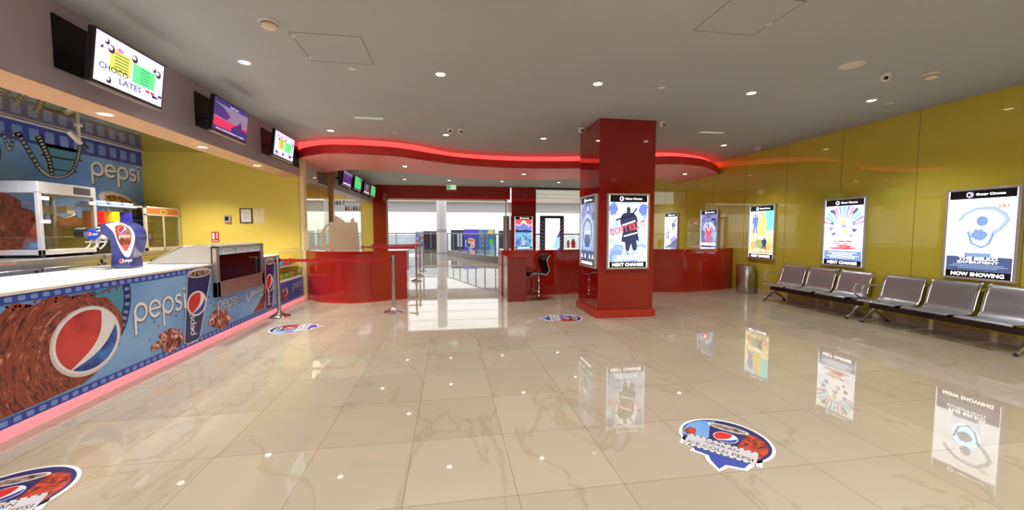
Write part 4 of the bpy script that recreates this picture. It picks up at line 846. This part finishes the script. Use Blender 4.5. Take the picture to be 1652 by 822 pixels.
# ------------------------------------------------------------------ bench seats (local: y runs along the bench, faces -x, x=0 at the wall)
M_perf = mat('perforated_steel', (176, 178, 184), .28, .75)
N, K, b = nodes(M_perf)
tc = N.new('ShaderNodeTexCoord'); vo = N.new('ShaderNodeTexVoronoi'); vo.inputs['Scale'].default_value = 90; bp = N.new('ShaderNodeBump'); bp.inputs['Strength'].default_value = .12; bp.inputs['Distance'].default_value = .002
K.new(tc.outputs['Object'], vo.inputs['Vector']); K.new(vo.outputs['Distance'], bp.inputs['Height']); K.new(bp.outputs[0], b.inputs['Normal'])
M_beam = mat('beam_dark_brown', (52, 32, 34), .3)
def bench(label, ystart):
    t = thing('waiting_bench', label, 'bench', (XR, ystart, 0), 0, 'three-seat waiting benches')
    prof = smooth_line([(-.645, .35), (-.62, .372), (-.5, .368), (-.35, .345), (-.26, .352), (-.20, .40), (-.165, .5), (-.13, .64), (-.09, .745), (-.055, .775)], 4)
    for k in range(3):
        ya, yb = -.04 - k * .635 - .545, -.04 - k * .635
        bm = BM(); pts = [Vector(p) for p in prof]; n = len(pts); low = []
        for i in range(n):
            tt = (pts[min(i + 1, n - 1)] - pts[max(i - 1, 0)]).normalized(); low.append(pts[i] + Vector((tt[1], -tt[0])) * .012)
        prism(bm, [tuple(p) for p in pts] + [tuple(p) for p in low[::-1]], ya, yb, 'y')
        for f in bm.faces: f.smooth = len(f.verts) == 4
        s_ = obj('seat', bm, M_perf, t)
        md = s_.modifiers.new('edge', 'BEVEL'); md.width = .004; md.segments = 2; md.limit_method = 'ANGLE'; md.angle_limit = 1.0
        for yy in (ya, yb):
            bm = BM(); tube(bm, [(p[0] + .004, yy, p[1] - .008) for p in prof[12:]], .022, 10); obj('side_frame', bm, M_chrome, s_)
        for yy in (ya, yb): obj('seat_edge', tube(BM(), [(p[0], yy, p[1] - .008) for p in prof[:13]], .008, 8), M_chrome, s_)
        bm = BM(); box(bm, -.46, -.30, (ya + yb) / 2 - .12, (ya + yb) / 2 + .12, .30, .34); obj('seat_support', bm, M_black, s_)
    L_ = .04 + 3 * .635
    obj('beam', box(BM(), -.43, -.35, -L_ + .0, -.06, .225, .305), M_beam, t, bevel=.004)
    for yy in (-.10, -L_ + .06):
        bm = BM(); tube(bm, smooth_line([(-.39, yy, .27), (-.40, yy, .20), (-.46, yy, .13), (-.57, yy, .05), (-.60, yy, .025)], 4), [.03 - .0006 * i for i in range(17)], 12); tube(bm, smooth_line([(-.39, yy, .27), (-.37, yy, .20), (-.28, yy, .14), (-.14, yy, .05), (-.11, yy, .025)], 4), [.03 - .0006 * i for i in range(17)], 12)
        lg = obj('leg', bm, M_chrome, t)
        for fx in (-.60, -.11): obj('foot', lathe(BM(), [(.024, 0), (.026, .012), (.012, .03)], (fx, yy, 0), 16), M_rubber, lg)
        bm = BM(); ay = yy + (.06 if yy > -.5 else -.06)
        tube(bm, smooth_line([(-.21, ay, .585), (-.32, ay, .60), (-.44, ay, .602), (-.53, ay, .585), (-.565, ay, .54), (-.55, ay, .47), (-.46, ay, .39), (-.33, ay, .335), (-.25, ay, .33)], 4), .015, 10)
        obj('armrest', bm, M_chrome, t)
    return t
bench('three-seat perforated steel bench nearer the steel bin', 7.56)
bench('three-seat perforated steel bench under the 18+ poster', 5.52)
t = thing('waste_bin', 'tall round brushed steel bin between the red counter and the bench', 'bin', (7.06, 8.48, 0))
bm = BM(); lathe(bm, [(.195, 0), (.2, .01), (.2, .66), (.195, .668), (.17, .668), (.17, .64)], (0, 0, 0), 48); obj('drum', bm, M_steel, t)
bm = BM(); lathe(bm, [(.172, .60), (.172, .63), (.15, .64)], (0, 0, 0), 40); obj('liner', bm, M_black, t)

# ------------------------------------------------------------------ floor stickers
def sticker(label, loc, up):
    u = Vector((up[1], -up[0], 0)); ang = math.atan2(u[1], u[0])
    a = Art((0, 0, .0008), (1, 0, 0), (0, 1, 0)); r = .285; k_ = .018
    a.STEP = .0003
    a.ell(.01, .06, r + .02, r + .02, A_white, 0, n=56); a.poly([(-.24, -.19), (-.15, -.2), (-.155, -.25), (-.06, -.26), (-.04, -.31), (.05, -.40), (.09, -.315), (.19, -.285), (.22, -.19), (.26, -.19), (.25, -.0), (-.24, .0)], A_white, 0)
    a.ell(.01, .06, r, r, A_navy, 1, n=56)
    a.poly([(-.27, .02), (-.255, .15), (-.2, .24), (-.1, .30), (-.08, .05), (-.1, -.05), (-.26, -.05)], A_sky, 2); rough_patch(a, -.22, .03, .05, .07, A_colasm, 3)
    a.poly([(.12, .24), (.2, .22), (.25, .17), (.275, .08), (.27, .0), (.23, -.1), (.05, -.1), (.08, .1)], A_colasm, 2)
    a.poly([(-.12, .22), (.13, .22), (.08, -.1), (-.07, -.1)], A_navy, 4); a.ell(.0, .235, .14, .045, A_white, 5); a.ell(.0, .235, .125, .035, A_fill, 6)
    a.globe(.01, .08, .08, 6)
    a.poly([(-.15, -.15), (-.13, -.23), (-.04, -.24), (-.02, -.29), (.045, -.37), (.07, -.295), (.17, -.265), (.2, -.15)], A_film, 3)
    a.rect(-.215, -.19, .225, -.015, A_pale, 7)
    for k in range(11):
        x = -.205 + k * .04
        for y in (-.188, -.031): a.rect(x - .008, y, x + .032, y + .014, A_black, 8); a.rect(x, y + .001, x + .024, y + .013, A_white, 9)
    a.text('GRAB AN', .01, -.088, .038, A_black, 9, width=.21); a.text('ICE COLD PEPSI', .005, -.155, .04, A_black, 9, width=.40)
    o = a.build('floor_sticker'); o.location = loc; o.rotation_euler = (0, 0, ang); tag(o, label, 'floor sticker', 'round drink stickers on the floor'); return o
sticker('round drink sticker alone on the open floor before the column', (1.9, 2.45, 0), (.724, .69, 0))
sticker('round drink sticker lying between the two nearest barrier posts and the pink counter base', (-2.36, 6.43, 0), (-.99, -.12, 0))
sticker('round drink sticker beside the red plinth of the free-standing column', (1.88, 6.50, 0), (.985, -.15, 0))
sticker('round drink sticker closest to the near end of the drinks counter', (-2.50, 2.50, 0), (-.35, .937, 0))

# ------------------------------------------------------------------ ceiling fittings
M_lampglow = mat('lamp_lens', (255, 244, 224), .3, emit=9.0)
def downlight(label, loc, watt, cone=118, lens=True):
    t = thing('downlight', label, 'ceiling light', loc, 0, 'recessed ceiling downlights')
    bm = BM(); lathe(bm, [(.075, 0), (.072, -.006), (.055, -.008), (.05, -.002)], (0, 0, 0), 28); obj('trim_ring', bm, M_white, t)
    bm = BM(); lathe(bm, [(.05, -.0035), (.049, -.0045)], (0, 0, 0), 24); obj('lens', bm, M_lampglow, t)
    d = bpy.data.lights.new('lamp', 'SPOT'); d.energy = watt; d.spot_size = math.radians(cone); d.spot_blend = .8; d.shadow_soft_size = .04; d.color = (1, .955, .90)
    o = bpy.data.objects.new('lamp', d); COL.objects.link(o); o.parent = t; o.location = (0, 0, -.03)
    return t
ordn = ['first', 'second', 'third', 'fourth', 'fifth']
for k, x in enumerate((-2.24, -.09, 1.89, 4.09, 6.03)): downlight('round ceiling downlight, %s from the drinks counter in the row nearest the camera' % ordn[k], (x, 4.93, ZC), SPOT_W)
for k, x in enumerate((-2.19, -.05, 1.91, 5.98)): downlight('round ceiling downlight, %s from the drinks counter in the row before the soffit' % ordn[k], (x, 7.97, ZC), SPOT_W)
for k, x in enumerate((-1.62, 0.0, 1.99, 4.23)): downlight('round ceiling downlight, %s from the bulkhead in the row near the entrance' % ordn[k], (x, 15.05, ZC), SPOT_W)
for k, x in enumerate((-2.1, 0.0, 1.95, 4.1, 6.0)): downlight('round recessed downlight hidden just beyond the red soffit, %s from the bulkhead' % ordn[k], (x, 12.4, ZC), SPOT_W)
for y in (1.9, -1.1):  # unseen rows continuing the grid outside the view, added to light the lobby
    for k, x in enumerate((-2.2, -.05, 1.95, 4.1, 6.0)): downlight('unseen round downlight added in the ceiling of the near part of the lobby', (x, y, ZC), SPOT_W)
for k, y in enumerate((4.57, 6.13, 7.69)): downlight('small downlight under the counter bulkhead, %s from its near end' % ordn[k], (-3.362, y, 2.655), KITCHEN_W)
for k, (x, y) in enumerate(((-5.0, 3.6), (-4.9, 5.7), (-4.9, 7.8), (-4.6, 1.2))): downlight('small downlight in the glossy kitchen ceiling, %s from the mural' % ordn[k], (x, y, 3.11), KITCHEN_W * 2.3)
downlight('small downlight set in the underside of the red soffit', (-1.04, 9.79, 3.03), 12)
downlight('small downlight set in the soffit underside beside the column', (2.0, 10.6, 3.03), 12)
downlight('small downlight in the soffit underside near the yellow wall', (6.3, 9.9, 3.03), 12)

def small(name, label, cat, loc, profs, m, **k):
    bm = BM(); lathe(bm, profs, (0, 0, 0), 28); o = obj(name, bm, m, None, smooth=True); o.location = loc; tag(o, label, cat, k.get('group')); return o
for x, y, l in ((-1.1, 4.94, 'near the access panel with two latches'), (2.77, 4.93, 'between the third and fourth front downlights'), (6.44, 5.0, 'beside the fifth front downlight near the yellow wall'), (-1.03, 8.0, 'between the first two downlights before the soffit')):
    small('sprinkler_cover', 'tiny round white sprinkler cover ' + l, 'sprinkler', (x, y, ZC), [(.045, 0), (.045, -.004), (.038, -.006)], M_white, group='sprinkler covers')
def detector(label, loc, s=1.0):
    t = thing('smoke_detector', label, 'smoke detector', loc, 0, 'smoke detectors')
    bm = BM(); lathe(bm, [(.075 * s, 0), (.075 * s, -.012), (.07 * s, -.02), (.06 * s, -.022)], (0, 0, 0), 32); obj('base', bm, M_white, t)
    bm = BM(); lathe(bm, [(.056 * s, -.02), (.06 * s, -.035), (.058 * s, -.045), (.05 * s, -.055), (.03 * s, -.06)], (0, 0, 0), 32); obj('sensor_head', bm, mat('warm_white_plastic', (226, 206, 190), .45), t)
    bm = BM(); lathe(bm, [(.0615 * s, -.026), (.0615 * s, -.029)], (0, 0, 0), 32); obj('vent_slot', bm, M_dark, t)
detector('white smoke detector nearest the first menu television', (-1.587, 3.965, ZC), 1.1)
detector('white smoke detector near the yellow wall, beside the dome camera', (5.728, 4.005, ZC))
detector('white cone-shaped detector by the end of the red soffit and yellow wall', (6.91, 8.083, ZC), 1.1)
def dome(label, loc, rz):
    t = thing('dome_camera', label, 'camera', loc, rz, 'white dome cameras')
    bm = BM(); lathe(bm, [(.06, 0), (.062, -.02), (.055, -.03)], (0, 0, 0), 28); obj('mount', bm, M_white, t)
    bm = BM(); lathe(bm, [(.054, -.03), (.05, -.055), (.035, -.08), (.012, -.092)], (0, 0, 0), 28); obj('eyeball', bm, M_white, t)
    bm = BM(); lathe(bm, [(.02, -.006), (.022, 0), (.015, .004)], (0, -.048, -.062), 18, axis='y'); obj('lens', bm, M_black, t)
dome('white dome camera on the ceiling between the speaker grille and smoke detector', (5.185, 4.09, ZC), -.8)
dome('white dome camera before the soffit, the one nearer the drinks counter of the close pair', (.03, 7.47, ZC), 0)
dome('white dome camera before the soffit, the one nearer the column of the close pair', (.215, 7.48, ZC), .3)
dome('white dome camera on the ceiling touching the entrance side of the column', (2.40, 7.05, ZC), 0)
dome('white dome camera on the ceiling at the yellow wall side of the column', (3.63, 6.44, ZC), .4)
t = thing('ceiling_speaker', 'large flat round white speaker grille in the ceiling near the yellow wall', 'speaker', (4.531, 3.942, ZC))
bm = BM(); lathe(bm, [(.115, 0), (.115, -.006), (.10, -.01), (.02, -.011)], (0, 0, 0), 40); obj('grille', bm, noisy(mat('speaker_mesh', (215, 205, 200), .5), (200, 190, 186), (226, 218, 214), 60), t)
bm = BM(); lathe(bm, [(.12, 0), (.12, -.004), (.114, -.006)], (0, 0, 0), 40); obj('rim', bm, M_white, t)
def diffuser(label, x0, x1, y):
    t = thing('linear_vent', label, 'air vent', ((x0 + x1) / 2, y, ZC), 0, 'slim linear vents')
    w = (x1 - x0) / 2; obj('frame', box(BM(), -w, w, -.04, .04, -.006, 0), mat('vent_white_glow', (214, 222, 214), .4, emit=.35), t, bevel=.002)  # the vent is no lamp; its brightness is put in as faint emission
    for q in (-.018, .012): obj('slot', box(BM(), -w + .01, w - .01, q, q + .006, -.0075, -.0055), M_dark, t)
diffuser('slim white linear ceiling vent on the drinks counter side, before the soffit', -1.54, -1.09, 7.01)
diffuser('slim white linear ceiling vent near the yellow wall, before the soffit', 4.75, 5.22, 6.99)
def hatch(label, x0, x1, y0, y1, lat):
    t = thing('access_panel', label, 'access panel', ((x0 + x1) / 2, (y0 + y1) / 2, ZC), 0, 'ceiling access panels'); g_ = .005
    bm = BM()
    for r in ((x0, x1, y0, y0 + g_), (x0, x1, y1 - g_, y1), (x0, x0 + g_, y0, y1), (x1 - g_, x1, y0, y1)): box(bm, r[0], r[1], r[2], r[3], ZC - .0015, ZC)
    obj('gap_line', bm, mat('gap_line_grey', (74, 66, 64), .7), t, world=True); obj('panel', box(BM(), x0 + .006, x1 - .006, y0 + .006, y1 - .006, ZC - .001, ZC), M_ceiling, t, world=True)
    for x, y in lat: obj('latch', box(BM(), x - .008, x + .008, y - .03, y + .03, ZC - .003, ZC - .001), M_white, t, world=True)
hatch('square ceiling access panel with two white latches near the drinks counter', -1.49, -.83, 4.13, 4.78, ((-1.478, 4.22), (-1.478, 4.7)))
hatch('square ceiling access panel with one latch toward the yellow wall', 2.28, 2.905, 2.93, 3.51, ((2.896, 3.3),))

# exit sign
t = thing('exit_sign', 'small green and white emergency exit sign hanging over the entrance', 'sign', (.09, 16.6, 3.15))
obj('housing', box(BM(), -.1, .28, 16.58, 16.62, 3.2, 3.37), mat('exit_white', (220, 240, 220), .3, emit=.6), t, world=True)
a = Art((0, 16.578, 0), (1, 0, 0), (0, 0, 1)); EG = mat('exit_green', (40, 170, 90), .3, emit=.8); a.rect(-.09, 3.21, .06, 3.36, EG, 0); a.text('EXIT', .17, 3.26, .07, EG, 0, width=.18, bold=.03); a.ell(-.015, 3.33, .014, .014, A_white, 1, n=8); a.stroke([(-.02, 3.31), (-.03, 3.27), (.0, 3.23)], .02, A_white, 1); a.build('pictogram', t, world=True)

# ------------------------------------------------------------------ cafe beyond the glass
t = thing('cafe_counter', 'low white cafe counter by the yellow wall end at the entrance', 'counter', (-3.8, 15.5, 0))
obj('body', box(BM(), -4.6, -3.25, 15.2, 15.9, 0, .82), M_whitewall, t, world=True); obj('top', box(BM(), -4.65, -3.2, 15.15, 15.95, .82, .87), M_white, t, world=True, bevel=.01)
for k, (x, l) in enumerate(((-3.72, 'nearer the glass partition'), (-3.42, 'nearer the ochre post'))):
    t = thing('hanging_sign', 'small square white cafe sign hanging on thin wires, the one ' + l, 'sign', (x, 12.0, 2.3), 0, 'hanging cafe signs')
    obj('board', box(BM(), x - .06, x + .06, 11.99, 12.01, 2.28 - k * .1, 2.42 - k * .1), M_white, t, world=True); bm = BM()
    for q in (-.05, .05): tube(bm, [(x + q, 12, 2.42 - k * .1), (x + q, 12, ZC)], .002, 5)
    obj('wires', bm, M_dark, t, world=True); obj('face_dot', box(BM(), x - .02, x + .02, 11.985, 11.99, 2.34 - k * .1, 2.37 - k * .1), A_text, t, world=True)
for n_, (x, y, z) in enumerate(((-3.75, 14.0, 2.35), (-3.35, 14.6, 2.2))):
    t = thing('hanging_rack', 'small hanging rack of glass jars behind the glass, %s' % ('higher, beside the ochre post' if n_ == 0 else 'lower, beside the yellow wall end'), 'rack', (x, y, z), 0, 'hanging jar racks')
    bm = BM(); box(bm, x - .28, x + .28, y - .08, y + .08, z, z + .015)
    for q in (-.26, .26): tube(bm, [(x + q, y, z), (x + q, y, ZC)], .005, 6)
    obj('shelf', bm, M_steel2, t, world=True)
    for k in range(6):
        xx = x - .22 + k * .088; bm = BM(); lathe(bm, [(.03, 0), (.035, .02), (.03, .09), (.015, .12), (.018, .15)], (xx, y, z + .015), 12)
        o = tag(obj('jar', bm, mat('jar_%d' % (k % 3), ((70, 60, 60), (150, 110, 80), (190, 180, 170))[k % 3], .25)), 'small jar standing on the %s hanging rack' % ('higher' if n_ == 0 else 'lower'), 'jar', 'jars on the %s hanging rack' % ('higher' if n_ == 0 else 'lower'))

# ------------------------------------------------------------------ the mall outside
struct('ceiling_mall', box(BM(), -14, 16, YE + .3, 29.6, 3.6, 3.75), M_whitewall)
bm = BM(); box(bm, -14, 16, 29.6, 29.9, 2.86, 3.75); struct('trim_6', bm, M_greywall)
struct('wall_mall_back', box(BM(), -14, 16, 35.8, 36, 0, 7), M_whitewall)
struct('wall_mall_left', box(BM(), -14.2, -14, 9, 36, 0, 3.75), M_whitewall); struct('wall_mall_right', box(BM(), 16, 16.2, 17, 36, 0, 3.75), M_whitewall)
bm = BM()
for y in (20, 22.5, 25, 27.5): box(bm, -14, 16, y - .02, y + .02, 3.575, 3.588)
for y in (18.5, 23): prism(bm, [(3, y), (3.05, y), (12, y + 5), (11.9, y + 5)], 3.575, 3.588)
struct('trim_7', bm, M_greywall)
t = thing('mall_column', 'round white mall column with grey bands outside the entrance', 'column', (-.41, 21, 0))
bm = BM(); lathe(bm, [(.26, 0), (.26, 3.6)], (-.41, 21, 0), 40); obj('shaft', bm, mat('mall_column_white', (206, 208, 216), .35), t, world=True)
for z0, z1 in ((1.42, 1.56), (.26, .38)):
    bm = BM(); lathe(bm, [(.265, z0), (.265, z1)], (-.41, 21, 0), 40); obj('band', bm, M_greywall, t, world=True, label='grey band')
rl = smooth_line([(-.3, 24.6), (.2, 23.4), (.75, 21.6), (1.3, 19.9), (1.9, 18.6), (2.7, 17.95), (4.2, 17.7), (7, 17.7)], 6)
t = thing('curved_railing', 'curved glass railing with steel posts on a grey kerb outside the entrance', 'railing', (1.3, 20, 0))
obj('kerb', band(BM(), rl, 0, .3, .18), mat('kerb_grey', (126, 120, 114), .4), t, world=True)
bm = BM(); tube(bm, [(p[0], p[1] + .09, 1.33) for p in rl], .035, 10); obj('handrail', bm, M_railpost, t, world=True)
for i in range(2, len(rl) - 1, 4):
    bm = BM(); tube(bm, [(rl[i][0], rl[i][1] + .09, .3), (rl[i][0], rl[i][1] + .09, 1.32)], .032, 8); obj('post', bm, M_railpost, t, world=True)
obj('glass_panel', band(BM(), [(p[0], p[1] + .09) for p in rl], .34, 1.25), M_glass_rail, t, world=True)
t = thing('straight_railing', 'straight glass railing across the far side of the mall walkway', 'railing', (-5, 24.7, 0))
bm = BM(); tube(bm, [(-13, 24.7, 1.33), (-.35, 24.7, 1.33)], .035, 10); obj('handrail', bm, M_railpost, t, world=True)
for k in range(10):
    x = -.5 - k * 1.35; bm = BM(); tube(bm, [(x, 24.7, 0), (x, 24.7, 1.32)], .025, 8); obj('post', bm, M_railpost, t, world=True)
obj('glass_panel', box(BM(), -13, -.35, 24.695, 24.705, .1, 1.25), M_glass_rail, t, world=True)
def shop(name, label, x0, x1, z1, m, art=None, cat='shopfront'):
    t = thing(name, label, cat, ((x0 + x1) / 2, 32, 0)); obj('facade', box(BM(), x0, x1, 32, 32.6, 0, z1), m, t, world=True)
    if art: a = Art((0, 31.998, 0), (1, 0, 0), (0, 0, 1)); art(a); a.build('window_display', t, world=True)
M_shop = mat('shop_dark', (52, 56, 66), .3); M_shopw = mat('shop_pale', (200, 210, 222), .5); M_purple = mat('sign_purple', (84, 62, 190), .4)
A_org = mat('ink_orange', (240, 130, 60), .4); A_lav = mat('ink_lavender', (200, 190, 240), .4)
def d1(a):
    for x in (-1.85, -1.6, -1.3, -1.1): a.rect(x, .1, x + .1, 1.2, A_text, 1)
    a.rect(-1.5, .1, -1.46, 1.4, A_pale, 2)
shop('dark_shopfront', 'dark glazed shopfront across the mall, between the colourful poster and white column', -2.05, -.95, 1.46, M_shop, d1)
def d0(a):
    for k in range(18): a.rect(-2.65 + (k % 3) * .2, .2 + (k // 3) * .2, -2.45 + (k % 3) * .2, .4 + (k // 3) * .2, (A_teal, A_pale, A_org, A_lav, A_sky)[k * 7 % 5], 1)
shop('colourful_hoarding', 'pastel patchwork hoarding across the mall beside the dark shopfront', -2.7, -2.06, 1.46, M_shopw, d0, 'hoarding')
def d2(a):
    for x in (.3, .6, .85): a.rect(x, .2, x + .15, 1.25, (A_text, A_lav, A_pale)[int(x * 3) % 3], 1)
shop('narrow_shopfront', 'dark narrow shopfront across the mall next to the purple cube sign', .1, 1.1, 1.55, M_shop, d2)
def cube(a):
    cx, cz, s = 1.68, .45, .4
    top = [(cx, cz + s * 1.1), (cx + s, cz + s * .6), (cx, cz + s * .15), (cx - s, cz + s * .6)]
    a.poly([(cx - s, cz + s * .6), (cx, cz + s * .15), (cx, cz - s), (cx - s, cz - s * .5)], A_blue, 1); a.poly([(cx + s, cz + s * .6), (cx + s, cz - s * .5), (cx, cz - s), (cx, cz + s * .15)], A_org, 1); a.poly(top, A_org, 1)
    for pl in (top + [top[0]], [(cx - s, cz + s * .6), (cx - s, cz - s * .5), (cx, cz - s), (cx + s, cz - s * .5), (cx + s, cz + s * .6)], [(cx, cz + s * .15), (cx, cz - s)]): a.stroke(pl, .07, A_white, 2)
    a.rect(1.45, .5, 1.6, .62, A_white, 3); a.rect(1.8, .3, 1.95, .5, A_white, 3)
shop('purple_sign_board', 'purple board with an outlined white and orange cube emblem across the mall', 1.12, 2.25, 1.6, M_purple, cube, 'sign')
def d3(a):
    for k in range(10): a.arc(2.5 + (k % 3) * .22, .3 + (k // 3) * .35, .09, .1, .02, A_lav, 1, n=12)
    a.ell(3.35, .5, .2, .35, mat('ink_leaf', (90, 190, 90), .4), 1); a.ell(3.3, 1.35, .25, .2, mat('ink_mustard', (200, 180, 80), .4), 1); a.ell(3.45, .2, .2, .2, A_sky, 2)
shop('patterned_shopfront', 'blue patterned shopfront with green shapes across the mall beyond the curved railing', 2.27, 3.65, 1.58, mat('shop_teal', (70, 110, 150), .4), d3)
shop('grey_shopfront', 'small dark shop window across the mall nearest the tan board', 4.0, 4.4, 1.5, M_shop)
tag(obj('tan_board', box(BM(), 2.36, 2.62, YE + .35, YE + .42, 0, 2.15), mat('tan_board', (160, 140, 130), .5), None, bevel=.004), 'tall plain tan board standing against the entrance column', 'board')
t = thing('digital_totem', 'black framed digital totem with a white screen seen above the long red counter', 'display totem', (3.83, 14.5, 0))
obj('casing', box(BM(), 3.375, 4.29, 14.5, 14.62, 0, 2.06), mat('totem_black', (44, 44, 54), .3), t, world=True, bevel=.01)
a = Art((0, 14.499, 0), (1, 0, 0), (0, 0, 1)); TW = mat('totem_white', (225, 235, 255), .3, emit=1.1); TV = mat('totem_violet', (96, 70, 200), .3, emit=.8); TB = mat('totem_aqua', (150, 200, 236), .3, emit=.9)
a.rect(3.56, .6, 4.13, 1.96, TW, 1); a.poly([(4.13, 1.25), (4.13, 1.5), (4.0, 1.25)], TV, 2); a.poly([(4.13, .6), (4.13, 1.25), (4.0, 1.25), (3.72, .6)], TB, 2)
a.arc(3.67, 1.86, .05, .05, .015, A_text, 2, n=18); a.text('Oscar Cinema', 3.9, 1.83, .05, A_text, 2, width=.34)
for k in range(3): a.rect(3.64, 1.3 - k * .2, 3.8, 1.31 - k * .2, A_text, 2)
for s_ in (-1, 1):
    for k in range(9): x = 3.83 + s_ * .37; z = .65 + k * .14; a.stroke([(x - .05 * s_, z), (x + .05 * s_, z + .1)], .02, A_lav, 2)
a.build('screen', t, world=True)
for k, (x, m, h) in enumerate(((5.05, 'smaller', .36), (5.28, 'larger', .42))):
    t = thing('fire_extinguisher', 'red fire extinguisher behind the long counter, the %s one' % m, 'fire extinguisher', (x, 16.4, .68), 0, 'fire extinguishers'); r = .05 + .03 * k
    bm = BM(); lathe(bm, [(r * .9, 0), (r, .02), (r, h - .08), (r * .5, h), (.02, h + .02)], (x, 16.4, .68), 20); obj('cylinder', bm, mat('extinguisher_red', (216, 60, 50), .3), t, world=True)
    bm = BM(); box(bm, x - .05, x + .03, 16.38, 16.42, .68 + h, .72 + h); tube(bm, [(x, 16.4, .7 + h), (x - r - .02, 16.4, .6 + h), (x - r - .02, 16.4, .9)], .01, 6); obj('valve', bm, M_black, t, world=True)
t = tag(obj('extinguisher_stand', box(BM(), 4.9, 5.5, 16.25, 16.55, 0, .68), M_whitewall), 'low white stand carrying the two fire extinguishers', 'stand')
